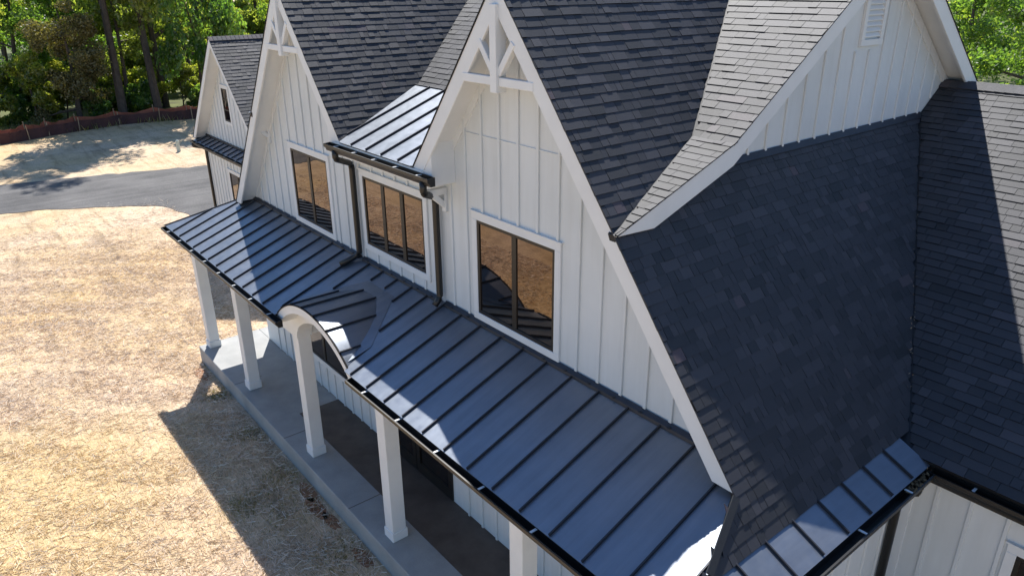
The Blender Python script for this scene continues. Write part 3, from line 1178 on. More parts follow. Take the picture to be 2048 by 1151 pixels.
# dormer strip
dxl = lambda x: max(YD, YK - 1e-3 if False else YD)
def dorm_back(x):
    return YK
def dorm_front(x):
    zl = zA_(x) if x < XC else zB_(x)
    # plane meets the gable slope where zD = zl
    y = YD + (zl - ZD) / SL
    return min(YK, max(YD, y - 0.03))
dxs = [2.92, 3.41, 3.91, 4.42, 4.905, 5.419, 5.93, 6.37]
metal_run("dormer_roof", dxs, dorm_front, dorm_back, lambda y: ZD + SL * (y - YD) + 0.006, normal=(0, -SL, 1), n=10)
mb = MB()
mb.bar((2.88, YK - 0.01, ZK + 0.012), (6.4, YK - 0.01, ZK + 0.012), 0.03, 0.012)
hpart(mb, "transition_flashing", M['seam'])


# skirt roof along the right return (falls towards +X)
def zS_(x): return ZMT - SK * (x - XM_)
sk_nv = Vector((SK, 0, 1)).normalized()
def skirt_x0(y):                     # upper edge: the shingle line, or the hip with the porch roof in front
    return XM_ + 0.0 if y > -1.2 else XM_ + (-1.2 - y) / 0.68 * 0.56
def skirt_x1(y):
    return 12.56 if y < 2.5 else 12.56
sys_ = [-1.84, -1.32, -0.82, -0.32, 0.178, 0.685, 1.182, 1.672, 2.172, 2.62]
root = None
for y0, y1 in zip(sys_[:-1], sys_[1:]):
    mb = MB()
    n = 6
    for i in range(n):
        ya, yb = y0 + (y1 - y0) * i / n, y0 + (y1 - y0) * (i + 1) / n
        p = []
        for (yy, xx) in ((ya, skirt_x0(ya)), (ya, 12.53), (yb, 12.53), (yb, skirt_x0(yb))):
            p.append(Vector((xx, yy, zS_(xx))))
        mb.hexa([q - sk_nv * 0.018 for q in p] + p)
    if root is None:
        root = hpart(mb, "skirt_roof", M['metal'])
    else:
        mb.build("metal_pan", M['metal'], root)
for yy in sys_[1:-1]:
    x0 = skirt_x0(yy)
    mb = MB()
    p, q = Vector((x0 + 0.02, yy, zS_(x0 + 0.02))) + sk_nv * 0.017, Vector((12.515, yy, zS_(12.515))) + sk_nv * 0.017
    mb.bar(p, q, 0.017, 0.034, up=sk_nv)
    mb.build("seam_rib", M['seam'], root)
# mirrored small skirt on the far end of the porch
mb = MB()
xl = lambda x: HW - 0.0 + 0
mb.quad((-2.65, 0.0, zP_(0)), (-3.80, -1.86, zP_(-1.86)), (-3.80, 3.0, zP_(-1.86)), (-2.65, 3.0, zP_(0)))
hpart(mb, "skirt_roof", M['metal'])

# hip caps between porch roof and right return
def hipcap(p, q, w, name, material, lift=0.03, up=(0, 0, 1)):
    mb = MB()
    p, q = Vector(p), Vector(q)
    mb.bar(p + Vector((0, 0, lift)), q + Vector((0, 0, lift)), w, 0.02, up=up)
    return hpart(mb, name, material)


def pB(y, z): return (XB + (ZAP - z) / S, y, z)
hipcap(pB(-0.44, 3.96), pB(-1.2, 3.605), 0.08, "hip_cap", M['shingle'], 0.02, up=(0.75, -0.15, 0.65))
hipcap((12.075, -1.19, 3.575), (12.63, -1.87, 3.315), 0.07, "hip_cap", M['seam'], 0.03)
mb = MB()     # closure between the shingle edge and the porch metal
a, b_ = pB(-0.43, 3.98), pB(-1.21, 3.60)
mb.quad((a[0] - .02, a[1], zP_(a[1]) - .02), (b_[0] - .02, b_[1], zP_(b_[1]) - .02), (b_[0], b_[1], b_[2] + .01), (a[0], a[1], a[2] + .01))
hpart(mb, "hip_flashing", M['shingle'])

# left hip rib
hipcap((-2.66, -0.01, zP_(-0.01)), (-3.79, -1.85, zP_(-1.85)), 0.03, "hip_rib", M['seam'], 0.012)

# ---- arched entry vault
mb = MB()
nx, ny = 48, 6
for j in range(ny + 1):
    yy = YA - 0.02 + (1.36) * j / ny
    for i in range(nx + 1):
        x = XV - AV * math.cos(math.pi * i / nx)
        mb.v.append((x, yy, vault_z(x) + 0.004))
for j in range(ny):
    for i in range(nx):
        a = j * (nx + 1) + i
        mb.f.append((a, a + 1, a + nx + 2, a + nx + 1))
vault = hpart(mb, "arched_porch_roof", M['metal'], smooth=True)
for x in (3.27, 3.72, 4.17, 4.61, 5.05, 5.49):
    yb = (vault_z(x) - HW) / SP - 0.07
    if yb - YA < 0.15:
        continue
    sx = -(x - XV) / math.sqrt(VR * VR - (x - XV) ** 2)
    nv = Vector((-sx, 0, 1)).normalized()
    mb = MB()
    mb.bar(Vector((x, YA - 0.02, vault_z(x))) + nv * 0.02, Vector((x, yb, vault_z(x))) + nv * 0.02, 0.017, 0.034, up=nv)
    mb.build("seam_rib", M['seam'], vault)
# valley pans where the vault runs into the porch roof
for sg in (-1, 1):
    mb = MB()
    xs_ = [XV + sg * 1.27 * k / 28 for k in range(29)]
    for xa, xb_ in zip(xs_[:-1], xs_[1:]):
        q = []
        for x, e in ((xa, 0), (xb_, 0), (xb_, 1), (xa, 1)):
            if e:
                y_ = valley_out(x)
                q.append(Vector((x, y_, zP_(y_) + 0.006)))
            else:
                q.append(Vector((x, max(YA + 0.02, (vault_z(x) - HW) / SP - 0.09), vault_z(x) + 0.008)))
        mb.hexa([v - Vector((0, 0, .004)) for v in q] + q)
    mb.build("valley_flashing", M['metal'], vault)
TH0 = math.acos(AV / VR)
npt = 40
RIN = VR - 0.15


def arc(r, k, dz=0.0):
    t = TH0 + (math.pi - 2 * TH0) * k / npt
    return XV + r * math.cos(t), VTOP - VR + r * math.sin(t) + dz


mb = MB()
for i in range(npt):
    o0, o1, i0, i1 = arc(VR, i, -.004), arc(VR, i + 1, -.004), arc(RIN, i), arc(RIN, i + 1)
    mb.hexa([(i0[0], YA, i0[1]), (o0[0], YA, o0[1]), (o1[0], YA, o1[1]), (i1[0], YA, i1[1]),
             (i0[0], YA + .05, i0[1]), (o0[0], YA + .05, o0[1]), (o1[0], YA + .05, o1[1]), (i1[0], YA + .05, i1[1])])
arch = hpart(mb, "arch_fascia", M['trim'])
mb = MB()
for i in range(npt):
    i0, i1 = arc(RIN + .002, i), arc(RIN + .002, i + 1)
    mb.quad((i0[0], YA + .05, i0[1]), (i1[0], YA + .05, i1[1]), (i1[0], -1.441, i1[1]), (i0[0], -1.441, i0[1]))
mb.build("arch_soffit", M['trim'], arch, smooth=True)
mb = MB()
for i in range(npt):
    o0, o1 = arc(VR + .006, i), arc(VR + .006, i + 1)
    mb.bar((o0[0], YA - .004, o0[1]), (o1[0], YA - .004, o1[1]), 0.03, 0.014)
mb.build("drip_edge", M['drip'], arch)

# ---- porch: slab, columns, beam, ceiling
mb = MB()
mb.box(-3.62, 12.4, -1.62, 0.0, ZG - 0.3, 0.0)
slab = hpart(mb, "porch_slab", M['concrete'], bevel=0.012)
mb = MB()
mb.box(-3.62, -2.86, 0.001, 1.05, ZG - 0.3, -0.001)
mb.build("slab_return", M['concrete'], slab, bevel=0.012)
mb = MB()
mb.box(1.2, 12.2, -0.95, -0.002, -0.01, 0.006)  # thin sheet over the inner porch floor, browner and darker than the concrete
mb.build("inner_floor_sheet", M['floor_brown'], slab)
for x in (-1.0, 1.9, 4.8, 7.7, 10.6):
    mb = MB()
    mb.box(x - 0.006, x + 0.006, -1.615, -0.952, 0.0005, 0.004)
    mb.build("control_joint", M['floor_brown'], slab)

CX = [-3.4066, -0.613, 2.8031, 5.961, 9.41, 12.2]
YC = -1.2902
for cx in CX:
    mb = MB()
    mb.box(cx - 0.13, cx + 0.13, YC - 0.13, YC + 0.13, 0.0, 2.70)
    c = hpart(mb, "porch_column", M['trim'], bevel=0.008)
    mb = MB()
    mb.box(cx - 0.15, cx + 0.15, YC - 0.15, YC + 0.15, 0.001, 0.19)
    mb.build("base_trim", M['trim'], c, bevel=0.012)
    mb = MB()
    mb.box(cx - 0.12, cx + 0.12, YC + 0.151, -0.001, 2.70, 3.18)
    hpart(mb, "cross_beam", M['trim'])
# beam, straight either side and arched between the two middle columns
xm = XV
def beam_top(x): return max(3.20, vault_z(x) - 0.06) if abs(x - XV) < AV else 3.20
def beam_bot(x): return min(2.70 + 0.66 * math.sqrt(max(0.0, 1 - ((x - xm) / 1.43) ** 2)), beam_top(x) - 0.07)
bp = [(-3.55, 2.70), (-3.55, 3.20)] + [(XV - 1.3 + 0.05 * k, beam_top(XV - 1.3 + 0.05 * k)) for k in range(53)] + [(12.35, 3.20), (12.35, 2.70)]
bp += [(xm + 1.43 * math.cos(math.pi * i / 24), beam_bot(xm + 1.43 * math.cos(math.pi * i / 24))) for i in range(25)]
mb = MB()
mb.xz(bp, YC - 0.15, YC + 0.15)
hpart(mb, "porch_beam", M['trim'])
mb = MB()
mb.box(-3.55, -3.25, YC + 0.151, 2.9, 2.70, 3.2)
hpart(mb, "porch_beam", M['trim'])
mb = MB()
mb.box(-3.7, 3.0, -1.765, -0.001, 3.205, 3.225)
mb.box(5.78, 12.4, -1.765, -0.001, 3.205, 3.225)
hpart(mb, "porch_ceiling", M['trim'])
mb = MB()
mb.box(-3.74, 2.96, -1.795, -1.77, 3.14, 3.30)
mb.box(5.82, 12.45, -1.795, -1.77, 3.14, 3.30)
hpart(mb, "eave_fascia", M['trim'])
mb = MB()
mb.box(12.47, 12.495, -1.8, 2.6, 3.12, 3.30)
mb.box(12.26, 12.47, -1.75, 2.85, 3.12, 3.135)
hpart(mb, "eave_fascia", M['trim'])
mb = MB()
mb.box(12.50, XEND, 2.665, 2.69, 3.10, 3.36)
mb.box(12.50, XEND, 2.69, 2.879, 3.245, 3.26)
hpart(mb, "eave_fascia", M['black'])
mb = MB()
mb.box(3.25, 6.1, YD + 0.02, YD + 0.05, 6.10, 6.32)
mb.box(3.25, 6.1, YD + 0.05, -0.001, 6.20, 6.215)
hpart(mb, "eave_fascia", M['trim'])


# ---- gutters
def gutter(path_a, path_b, outward, lip, material=M['black'], parent=None, hang=0.87, h=0.12, w=0.13, ends=True):
    """open trough from a to b (horizontal); outward = unit vector away from the roof; lip = z of the outer lip."""
    a, b_ = Vector(path_a), Vector(path_b)
    d = (b_ - a).normalized()
    o = Vector(outward)
    t = 0.008
    prof = [(0, 0.012), (0, -h), (-w * 0.62, -h), (-w * 0.75, -h * 0.62), (-w, -h * 0.42), (-w, 0.0), (-w + 0.022, 0.0)]
    prof = [(-q[0], q[1]) for q in prof]     # measured outwards from the roof edge
    inner = [(q[0] + (t if i == 0 else (-t if i > 2 else t * 0.3)), q[1] + (t if i in (1, 2, 3, 4) else 0)) for i, q in enumerate(prof[:-1])] + [(prof[-1][0], prof[-1][1] - 0.006)]
    off = w

    def P(base, q): return base + o * (q[0] - off) + Vector((0, 0, lip + q[1] - base.z))
    mb = MB()
    for q0, q1 in zip(prof[:-1], prof[1:]):
        mb.quad(P(a, q0), P(b_, q0), P(b_, q1), P(a, q1))
    for q0, q1 in zip(inner[:-1], inner[1:]):
        mb.quad(P(a, q0), P(a, q1), P(b_, q1), P(b_, q0))
    mb.quad(P(a, prof[0]), P(a, inner[0]), P(b_, inner[0]), P(b_, prof[0]))
    g_ = mb.build("gutter", material, parent or house)
    if ends:
        for e in (a, b_):
            mb = MB()
            k = [P(e, q) for q in prof[:-1]]
            sgn = -1 if e is a else 1
            mb.prism([(i, 0) for i in range(len(k))], lambda i, _: k[int(i)] + d * 0.0, lambda i, _: k[int(i)] + d * sgn * 0.012)
            mb.build("end_cap", material, g_)
    if hang:
        L = (b_ - a).length
        n = max(1, int(L / hang))
        for i in range(n):
            c = a + d * (L * (i + 0.5) / n)
            mb = MB()
            p, q = P(c, (0.012, -0.006)), P(c, (w - 0.01, -0.004))
            mb.bar(p, q, 0.03, 0.008)
            mb.build("gutter_hanger", M['steel'], g_)
    return g_, P


gutter((-3.80, -PY, HE), (3.30, -PY, HE), (0, -1, 0), HE)
gutter((5.96, -PY, HE), (12.66, -PY, HE), (0, -1, 0), HE)
gutter((XE, -PY + 0.13, HE), (XE, 2.53, HE), (1, 0, 0), HE)
gutter((12.58, YFE, HE), (XEND, YFE, HE), (0, -1, 0), HE)
g_, _ = gutter((3.12, -0.575, 6.28), (6.42, -0.575, 6.28), (0, -1, 0), 6.28, hang=0.66)
# leaves caught at the inner corner
mb = MB()
for i in range(60):
    p = Vector((12.58 + random.uniform(-.05, .05), random.uniform(1.95, 2.5), HE - 0.04 + random.uniform(0, .05)))
    e1 = Vector((random.uniform(-1, 1), random.uniform(-1, 1), random.uniform(-.4, .4))).normalized() * random.uniform(.02, .05)
    e2 = e1.cross(Vector((0, 0, 1))).normalized() * random.uniform(.01, .02)
    mb.quad(p - e1, p + e2, p + e1, p - e2)
tag(hpart(mb, "gutter_leaves", M['debris']), kind='stuff')


def downspout(pts, parent=None, w=0.055):
    mb = MB()
    # rounded corners
    P = [Vector(p) for p in pts]
    out = [P[0]]
    for a, b_, c in zip(P[:-2], P[1:-1], P[2:]):
        r = min(0.10, (b_ - a).length * .4, (c - b_).length * .4)
        p0 = b_ + (a - b_).normalized() * r
        p1 = b_ + (c - b_).normalized() * r
        for t in (0, .33, .67, 1):
            out.append(p0.lerp(b_, t).lerp(b_.lerp(p1, t), t))
    out.append(P[-1])
    mb.tube(out, w, 8)
    ds = mb.build("downspout", M['black'], parent or house, smooth=True)
    return ds


downspout([(3.42, -0.52, 6.20), (3.42, -0.52, 6.05), (3.14, -0.09, 5.86), (3.14, -0.09, 4.14), (3.05, -0.16, 4.06), (2.95, -0.42, 3.94)])
downspout([(6.22, -0.52, 6.20), (6.22, -0.52, 6.02), (5.86, -0.09, 5.82), (5.86, -0.09, 4.14), (5.86, -0.20, 4.02)])
downspout([(12.56, 2.30, 3.22), (12.56, 2.30, 3.12), (12.31, 2.52, 2.92), (12.31, 2.52, ZG)])

# wall flashing over the porch roof
for x0, x1 in ((-2.64, 3.05), (3.2, 5.78), (5.94, 11.72)):
    mb = MB()
    n = max(2, int((x1 - x0) / 0.42))
    mb.hexa([(x0, -0.085, zP_(-0.085) + .004), (x1, -0.085, zP_(-0.085) + .004), (x1, -0.0, zP_(0) + .004), (x0, -0.0, zP_(0) + .004),
             (x0, -0.075, zP_(-0.085) + .046), (x1, -0.075, zP_(-0.085) + .046), (x1, -0.022, HW + 0.055), (x0, -0.022, HW + 0.055)])
    fl = hpart(mb, "wall_flashing", M['seam'])
    for i in range(n):
        mb = MB()
        xx = x0 + (x1 - x0) * (i + .5) / n
        mb.box(xx - 0.02, xx + 0.02, -0.10, -0.0505, zP_(-0.07) + .045, zP_(-0.07) + 0.056)
        mb.build("seam_closure", M['seam'], fl)
# step flashing at the foot of the gable end wall
z0 = ZAP - S * (XG - XB)
mb = MB()
pa, pb = pl_Bright.at(-0.15, dB(z0 - 0.02), 0.02), pl_Bright.at(7.36, dB(z0 - 0.02), 0.02)
mb.hexa([pl_Bright.at(0.75, dB(z0) - .02, 0.01), pl_Bright.at(7.36, dB(z0) - .02, 0.01), pl_Bright.at(7.36, dB(z0) + .085, 0.012), pl_Bright.at(0.75, dB(z0) + .085, 0.012),
         pl_Bright.at(0.75, dB(z0) - .02, 0.034), pl_Bright.at(7.36, dB(z0) - .02, 0.034), pl_Bright.at(7.36, dB(z0) + .085, 0.030), pl_Bright.at(0.75, dB(z0) + .085, 0.030)])
hpart(mb, "wall_flashing", M['seam'])
# valley litter
mb = MB()
for i in range(46):
    t = random.betavariate(2.2, 1.0)
    z = 6.2 - t * 2.4
    x = XB + (ZAP - z) / S
    y = YF - (ZF - z) / SF
    p = Vector((x + random.uniform(-.03, .03), y + random.uniform(-.05, .03), z + 0.055))
    e1 = Vector((random.uniform(-1, 1), random.uniform(-1, 1), random.uniform(-.5, .5))).normalized() * random.uniform(.008, .028)
    e2 = e1.cross(Vector((0, .3, 1))).normalized() * random.uniform(.006, .012)
    mb.quad(p - e1, p + e2, p + e1, p - e2)
tag(hpart(mb, "valley_litter", M['stake']), kind='stuff')

# ------------------------------------------------------------------ garage at the far left end
garage = thing("garage", "white gabled garage with a narrow metal pent roof beyond the far end of the farmhouse", "garage", (-10.76, 5.5, ZG))
SG = 1.04
XGA, ZGA, YGR = -10.764, 7.212, 2.148
YGW = 2.598
XGL, XGRT = -14.45, -7.3
pgR = Plane((XGA, 0, ZGA), (0, 1, 0), (1, 0, -SG))
pgL = Plane((XGA, 0, ZGA), (0, 1, 0), (-1, 0, -SG))
LG = math.sqrt(1 + SG * SG)
dGl = 3.62 * LG
dGr = 3.62 * LG
gr = slope_panel(pgR, [(YGR + .045, 0), (YGR + .045, dGr), (9.5, dGr), (9.5, 0)], TOP, BOT, "shingle_roof_slope", SHG, garage)
gl = slope_panel(pgL, [(YGR + .045, 0), (YGR + .045, dGl), (9.5, dGl), (9.5, 0)], TOP, BOT, "shingle_roof_slope", SHG, garage)
keep = SH
SH = []
lay(pgR, 0.0, dGr, lambda D: (YGR - 0.02, 7.5), lambda c: True, gr)
mb, tn = MB(), []
for s in SH:
    mb.hexa(shingle_geo(s))
    tn += [s[7]] * 8
tag(edge_faces(mb.build("shingle_courses", SHG, garage, tone=tn)), kind='stuff')
ridge_caps(pgR, pgL, YGR - 0.02, 9.5, "ridge_cap", garage, shade=0.85)
for sd_ in (1, -1):
    rake_xz(XGA, sd_, ZGA - 3.62 * SG, YGR, depth=0.20, parent=garage, s=SG, zap=ZGA, level_cut=True)
for pl, dd in ((pgR, dGr), (pgL, dGl)):
    slope_panel(pl, [(YGR + 0.045, 0.1), (YGR + 0.045, dd - .1), (YGW, dd - .1), (YGW, 0.1)], BOT - .003, BOT - .02, "soffit", M['trim'], garage)
mb = MB()
mb.xz([(XGL, ZG), (XGL, 3.28), (XGA, ZGA - 0.16), (XGRT, 3.5), (XGRT, ZG)], YGW, YGW + 0.16)
gw = mb.build("front_wall", M['white'], garage)
mb = MB()
mb.box(XGL, XGL + 0.16, YGW + 0.161, 9.4, ZG, 3.2)
mb.box(XGRT - 0.16, XGRT, YGW + 0.161, 9.4, ZG, 3.2)
mb.box(XGL, XGRT, 9.401, 9.56, ZG, 3.2)
mb.build("side_wall", M['white'], garage)
GW = [(-11.66, -11.08, 4.36, 5.49), (-12.15, -10.55, 0.75, 2.42)]
gblk = [(w[0] - TW, w[1] + TW, w[2] - TW, w[3] + TW) for w in GW]
x = XGL + 0.2
while x < XGRT:
    top = ZGA - SG * abs(x - XGA) - 0.22
    for a, b_ in spans(x, ZG + 0.1, 3.25, gblk) + (spans(x, 3.56, top, gblk) if top > 3.7 else []):
        mb = MB()
        mb.box(x - BW / 2, x + BW / 2, YGW - BD, YGW + .001, a, b_)
        mb.build("batten", M['white'], gw)
    x += 0.33
window(garage, *GW[0], YGW, 1, rails=2)
window(garage, *GW[1], YGW, 2, rails=0)
gx = [XGL + 0.05 + 0.46 * k for k in range(0, 16)]
zGp = lambda y: 3.50 + 0.376 * (y - YGW)
metal_run("pent_roof", gx, lambda x: 2.12, lambda x: YGW - 0.002, zGp, parent=garage, n=1)
mb = MB()
mb.box(XGL + 0.05, XGRT, YGW - 0.06, YGW - 0.0205, 3.49, 3.56)
mb.build("wall_flashing", M['seam'], garage)
mb = MB()
mb.box(XGL + 0.03, XGRT, 2.13, YGW - .001, 3.17, 3.19)
mb.box(XGL + 0.03, XGRT, 2.165, 2.19, 3.19, 3.30)
mb.build("eave_fascia", M['trim'], garage)
gutter((XGL + 0.0, 2.03, 3.30), (XGRT, 2.03, 3.30), (0, -1, 0), 3.30, parent=garage, hang=0.9)
downspout([(XGL + 0.12, 2.08, 3.22), (XGL + 0.12, 2.08, 3.10), (XGL + 0.10, 2.53, 2.98), (XGL + 0.10, 2.53, ZG)], parent=garage)

# ------------------------------------------------------------------ fences, post
FENCE = [(-40.6, -14), (-40.5, -6), (-40.81, -2.12), (-41.39, -0.42), (-42.06, 0.82), (-42.71, 2.72), (-43.36, 5.39), (-43.16, 8.03), (-42.43, 10.12), (-41, 13.5), (-38, 18), (-34, 22)]


def resample(P, step):
    out = [Vector((*P[0], 0))]
    for a, b_ in zip(P[:-1], P[1:]):
        a, b_ = Vector((*a, 0)), Vector((*b_, 0))
        n = max(1, int((b_ - a).length / step))
        for i in range(1, n + 1):
            out.append(a.lerp(b_, i / n))
    return out


def fence(name, label, P, h, material, panel, post_h, step, sag, double=False):
    pts = resample(P, step)
    t = thing(name, label, "fence", (pts[len(pts) // 3].x, pts[len(pts) // 3].y, ZG))
    for p0, p1 in zip(pts[:-1], pts[1:]):
        n = 6
        nrm = Vector((-(p1 - p0).y, (p1 - p0).x, 0)).normalized()
        rows = []
        for i in range(n + 1):
            u = i / n
            c = p0.lerp(p1, u)
            s_ = sag * 4 * u * (1 - u) * random.uniform(0.6, 1.3)
            bulge = nrm * random.uniform(-0.05, 0.05)
            rows.append([(c + bulge * k + Vector((0, 0, ZG + (h - s_) * k * 0.5))) for k in range(3)])
        fm = MB()
        for r0, r1 in zip(rows[:-1], rows[1:]):
            for k in range(2):
                q = [r0[k], r1[k], r1[k + 1], r0[k + 1]]
                fm.hexa([v - nrm * 0.008 for v in q] + [v + nrm * 0.008 for v in q])
        fm.build(panel, material, t)
    for p in pts:
        mb = MB()
        lean = Vector((random.uniform(-.06, .06), random.uniform(-.06, .06), 0))
        mb.bar(Vector((p.x, p.y, ZG)) + Vector((0.03, 0, 0)), Vector((p.x, p.y, ZG + post_h)) + lean + Vector((0.03, 0, 0)), 0.05, 0.05, up=(0, 1, 0))
        mb.build("post", M['stake'], t)
    return t


fence("silt_fence", "low dark maroon silt fence along the edge of the woods", FENCE, 0.72, M['silt'], "fabric_panel", 0.92, 2.0, 0.08)
F2P = [(x - 1.1, y) for x, y in FENCE]
fence("safety_fence", "sagging orange safety fence among the brush behind the dark silt fence", F2P, 0.86, M['orange'], "netting_panel", 1.05, 2.9, 0.22)
mb = MB()
mb.tube([(-31.35, 5.91, ZG), (-31.35, 5.91, ZG + 0.62), (-31.35, 5.91, ZG + 0.68)], [0.11, 0.10, 0.06], 10)
po = mb.build("utility_post", M['post'])
tag(po, "short pale post standing in the straw beyond the driveway", "post")

# ------------------------------------------------------------------ plants
def leaf_cloud(rg, centers, radii, per, size, squash=0.8, droop=0.0):
    """small leaf quads spread through many clumps."""
    n = len(centers) * per
    idx = np.repeat(np.arange(len(centers)), per)
    d = rg.normal(size=(n, 3))
    d /= np.linalg.norm(d, axis=1)[:, None]
    rr = rg.random(n) ** 0.45
    p = centers[idx] + d * rr[:, None] * radii[idx, None] * np.array([1, 1, squash])
    a = rg.normal(size=(n, 3))
    a /= np.linalg.norm(a, axis=1)[:, None]
    b = np.cross(a, rg.normal(size=(n, 3)))
    b /= np.linalg.norm(b, axis=1)[:, None]
    s = size * rg.uniform(0.6, 1.4, n)[:, None]
    a, b = a * s, b * s * 0.55
    V = np.empty((n, 4, 3))
    V[:, 0] = p - a
    V[:, 1] = p + b * 0.9
    V[:, 2] = p + a
    V[:, 3] = p - b * 0.9
    tone = np.clip(rg.normal(0.5, 0.22, n) + np.repeat(rg.normal(0, 0.15, len(centers)), per), 0, 1)
    return V.reshape(-1, 3), np.arange(4 * n).reshape(n, 4), np.repeat(tone, 4)


TREE_ME = {}


def tree_proto(key, h, crown_r, crown_z0, nclump, per, leaf, material, trunk_r, lean, seed, limbs=7, kind='broad'):
    rg = np.random.default_rng(seed)
    rd = random.Random(seed)
    mb = MB()
    pts, rad = [], []
    for i in range(9):
        t = i / 8
        pts.append((lean[0] * t + 0.25 * math.sin(3 * t + seed), lean[1] * t + 0.25 * math.cos(2.3 * t + seed), h * 0.93 * t))
        rad.append(trunk_r * (1 - 0.85 * t) + (0.12 * trunk_r if i == 0 else 0))
    mb.tube(pts, rad, 7)
    cs, rs = [], []
    for i in range(limbs):
        t = crown_z0 / h + (0.9 - crown_z0 / h) * (i + 0.5) / limbs
        k = min(7, int(t * 8))
        base = Vector(pts[k]).lerp(Vector(pts[k + 1]), t * 8 - k)
        az = rd.uniform(0, 6.28)
        L = crown_r * rd.uniform(0.6, 1.0) * (1.15 - t * 0.6)
        rise = rd.uniform(0.1, 0.7) if kind == 'broad' else rd.uniform(-0.25, 0.15)
        mid = base + Vector((math.cos(az) * L * .5, math.sin(az) * L * .5, L * rise * .35))
        end = base + Vector((math.cos(az) * L, math.sin(az) * L, L * rise))
        mb.tube([base, mid, end], [trunk_r * (1 - t) * .55 + .02, trunk_r * (1 - t) * .35 + .015, 0.012], 5)
        for q in range(max(1, nclump // limbs)):
            u = rd.uniform(0.35, 1.1)
            c = base.lerp(end, u) + Vector((rd.gauss(0, .5), rd.gauss(0, .5), rd.gauss(0, .4))) * (crown_r * 0.28)
            cs.append(c)
            rs.append(crown_r * rd.uniform(0.16, 0.34))
    trunk_me = bpy.data.meshes.new("trunk")
    trunk_me.from_pydata(mb.v, [], mb.f)
    trunk_me.materials.append(M['bark'])
    V, F, T = leaf_cloud(rg, np.array([tuple(c) for c in cs]), np.array(rs), per, leaf)
    o = fast_mesh("crown", V, F, material, tone=T)
    cme = o.data
    bpy.data.objects.remove(o)
    TREE_ME[key] = (trunk_me, cme)


tree_proto('tall', 15.0, 3.6, 3.2, 66, 210, 0.12, M['leaf'], 0.26, (0.6, -0.4), 21, limbs=12)
tree_proto('slim', 16.0, 2.6, 4.0, 50, 190, 0.11, M['leaf'], 0.20, (-0.8, 0.9), 22, limbs=10)
tree_proto('deep', 11.0, 3.2, 1.4, 66, 290, 0.11, M['leafdark'], 0.22, (0.3, 0.5), 23, limbs=12)
tree_proto('cedar', 8.6, 2.6, 0.9, 90, 330, 0.09, M['needle'], 0.20, (0.9, -0.6), 24, limbs=16, kind='cedar')
tree_proto('sapling', 5.0, 1.7, 0.5, 30, 230, 0.12, M['leaf'], 0.07, (0.2, 0.2), 25, limbs=9)
tree_proto('bush', 2.2, 1.5, 0.2, 26, 230, 0.10, M['leafdark'], 0.05, (0.1, 0.1), 26, limbs=8)
tree_proto('brush', 2.0, 1.5, 0.15, 24, 220, 0.09, M['leaf'], 0.04, (0.1, -0.1), 27, limbs=8)


def tree(key, x, y, label, name="tree", cat="tree", group=None, sc=1.0, rz=None, sz=None):
    t = thing(name, label, cat, (x, y, ZG), group)
    t.rotation_euler = (0, 0, random.uniform(0, 6.28) if rz is None else rz)
    s = sc * random.uniform(0.93, 1.07)
    t.scale = (s, s, s * (sz or 1.0))
    for nm, me in zip(("trunk", "crown"), TREE_ME[key]):
        o = bpy.data.objects.new(nm, me)
        COL.objects.link(o)
        o.parent = t
    return t


FG = "trees at the edge of the woods"
tree('cedar', -46.0, 3.4, "brownish leaning cedar with drooping foliage behind the silt fence", "cedar_tree", group=FG, rz=0.3, sc=1.05)
tree('tall', -49.6, 10.1, "tall tree with a thick dark bare trunk behind the safety fence, left of the garage", group=FG, rz=1.0, sc=1.1, sz=1.5)
tree('slim', -52.0, 13.3, "slim tree with a slightly leaning dark trunk closest to the garage roof", "slim_tree", group=FG, rz=2.2, sz=1.5)
tree('slim', -47.2, 6.9, "thin leafy tree with a forked dark trunk right of the brown cedar", "slim_tree", group=FG, rz=4.0, sc=0.9)
tree('deep', -50.0, 0.6, "deep green bushy tree at the far left of the fence line", group=FG, rz=0.5)
tree('deep', -53.0, 4.6, "dark green rounded tree rising behind the brown cedar", group=FG, rz=2.5, sc=1.05)
tree('tall', -52.5, -2.2, "broad light green tree at the left corner above the driveway", group=FG, rz=3.6, sz=1.4)
tree('sapling', -46.6, 0.6, "bright yellow-green sapling behind the silt fence at the left", "sapling", group=FG, rz=0)
tree('tall', -45.3, 8.9, "tall leafy tree overhanging the straw beside the silt fence left of the garage", group=FG, rz=5.0, sc=1.1, sz=1.7)
tree('deep', -44.9, 12.3, "rounded green tree leaning over the fence nearest the garage ridge", group=FG, rz=0.9, sc=1.25, sz=1.5)
tree('tall', -45.6, 5.9, "tall light green tree directly beside the brown cedar", group=FG, rz=2.0, sc=1.1, sz=1.7)
tree('slim', -45.4, -2.0, "slim tree at the left edge casting a shadow across the straw", "slim_tree", group=FG, rz=1.2, sc=1.1, sz=1.6)
BG = "trees deeper in the woods"
pos = []
rd = random.Random(5)
for i in range(400):
    if len(pos) >= 20:
        break
    x = rd.uniform(-88, -55)
    y = rd.uniform(-8, 46) + (-55 - x) * 0.35 - 2
    if all((x - a) ** 2 + (y - b_) ** 2 > 12 for a, b_ in pos):
        pos.append((x, y))
for i, (x, y) in enumerate(pos):
    tree(('tall', 'slim', 'tall', 'deep')[i % 4], x, y, "leafy woodland tree standing deeper in the woods beyond the fences", "woodland_tree", group=BG, sc=rd.uniform(0.85, 1.15), sz=1.5)
UG = "bushes along the fence line"
BUSH = {'bush': ("bush", "bush", "low dark green bush in the undergrowth behind the fences"),
        'brush': ("brush_shrub", "shrub", "low yellow-green brushy shrub in the undergrowth behind the fences"),
        'sapling': ("sapling", "sapling", "leggy young sapling growing up through the undergrowth behind the fences")}
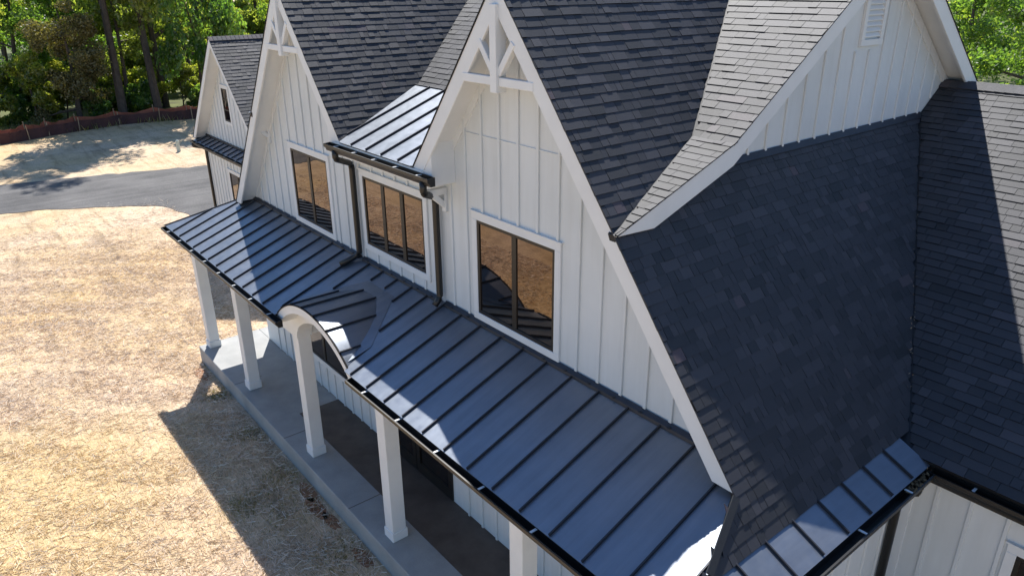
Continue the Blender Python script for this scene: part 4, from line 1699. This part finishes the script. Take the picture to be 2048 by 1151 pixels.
for i in range(16):
    y = -4 + i * 1.35 + rd.uniform(-.4, .4)
    x = -47.4 + rd.uniform(-1.2, 1.0)
    k = ('bush', 'brush', 'sapling')[i % 3]
    nm, ct, lb = BUSH[k]
    tree(k, x, y, lb, nm, ct, UG, sc=rd.uniform(0.7, 1.25))
for i in range(40):
    x = rd.uniform(-74, -50)
    y = rd.uniform(-4, 26) + (-50 - x) * 0.4
    k = ('brush', 'sapling', 'bush')[i % 3]
    nm, ct, lb = BUSH[k]
    tree(k, x, y, lb, nm, ct, UG, sc=rd.uniform(0.9, 1.9))
# trees behind the right wing
RG = "trees behind the right wing of the farmhouse"
tree('deep', 2.4, 36.0, "mid green tree seen above the right wing ridge, nearest the main gable", group=RG, rz=0.4, sc=0.95)
tree('deep', 5.4, 39.0, "dark green tree at the right edge above the wing ridge", group=RG, rz=1.4, sc=0.95)
for x, y, k in ((-3.5, 44, 'deep'), (0.5, 50, 'deep'), (6, 47, 'deep'), (-9, 55, 'deep'), (-4, 60, 'tall'), (10, 52, 'tall'), (2, 62, 'tall')):
    tree(k, x, y, "leafy tree in the row standing far behind the right wing", "woodland_tree", group=RG, sc=0.95)
for x, y in ((0, 33), (3.5, 34), (6, 33), (-3, 37), (7.5, 36)):
    tree('bush', x, y, "dark low bush under the trees behind the right wing", "bush", "bush", "bushes behind the right wing", sc=1.1)

# the far wood: one mass of trunks and leaves closing the view
rg = np.random.default_rng(77)
n = 420
cx = rg.uniform(-125, -84, n)
cy = rg.uniform(-10, 75, n) + (-84 - cx) * 0.3
cz = rg.uniform(0.5, 17, n)
n2 = 140
cx2 = rg.uniform(-30, 22, n2)
cy2 = rg.uniform(72, 92, n2)
cz2 = rg.uniform(0.5, 15, n2)
C = np.stack([np.concatenate([cx, cx2]), np.concatenate([cy, cy2]), np.concatenate([cz, cz2])], 1)
V, F, T = leaf_cloud(rg, C, rg.uniform(1.8, 3.6, len(C)), 150, 0.34)
o = fast_mesh("far_woods", V, F, M['leafdark'], tone=T)
tag(o, "far dense green woods closing the view behind the nearer trees", "woods", kind='stuff')

grass_patch("grass", "short green and tan grass growing along the porch slab edge", 5000,
            [(2.5, -2.0, 0.5), (3.6, -2.4, 0.7), (5.2, -2.1, 0.5), (6.0, -2.9, 0.6), (0.6, -1.9, 0.35), (-1.6, -1.9, 0.3), (7.0, -2.3, 0.5), (2.9, -2.9, 0.4)], 5,
            h=(0.03, 0.09), ok=lambda x, y: y < -1.66)
grass_patch("grass", "ragged green grass and weeds at the foot of the fences", 9000,
            [(-44.3 + 0.5 * math.sin(k), -4 + k * 0.9, 0.9) for k in range(20)], 6, h=(0.15, 0.6))
mb = MB()
for cx, cy, r in ((3.35, -1.78, .22), (3.9, -1.85, .25), (4.4, -1.8, .18), (5.6, -1.8, .2), (-2.9, -1.85, .25)):
    pts = [(cx + r * (1 + .25 * random.uniform(-1, 1)) * 1.6 * math.cos(t), cy + min(0.12, r * .6 * math.sin(t))) for t in [k * .5236 for k in range(12)]]
    mb.prism(pts, lambda a, b_: (a, b_, ZG - .01), lambda a, b_: (a, b_, ZG + .012))
tag(mb.build("bare_soil", M['soil']), kind='structure')
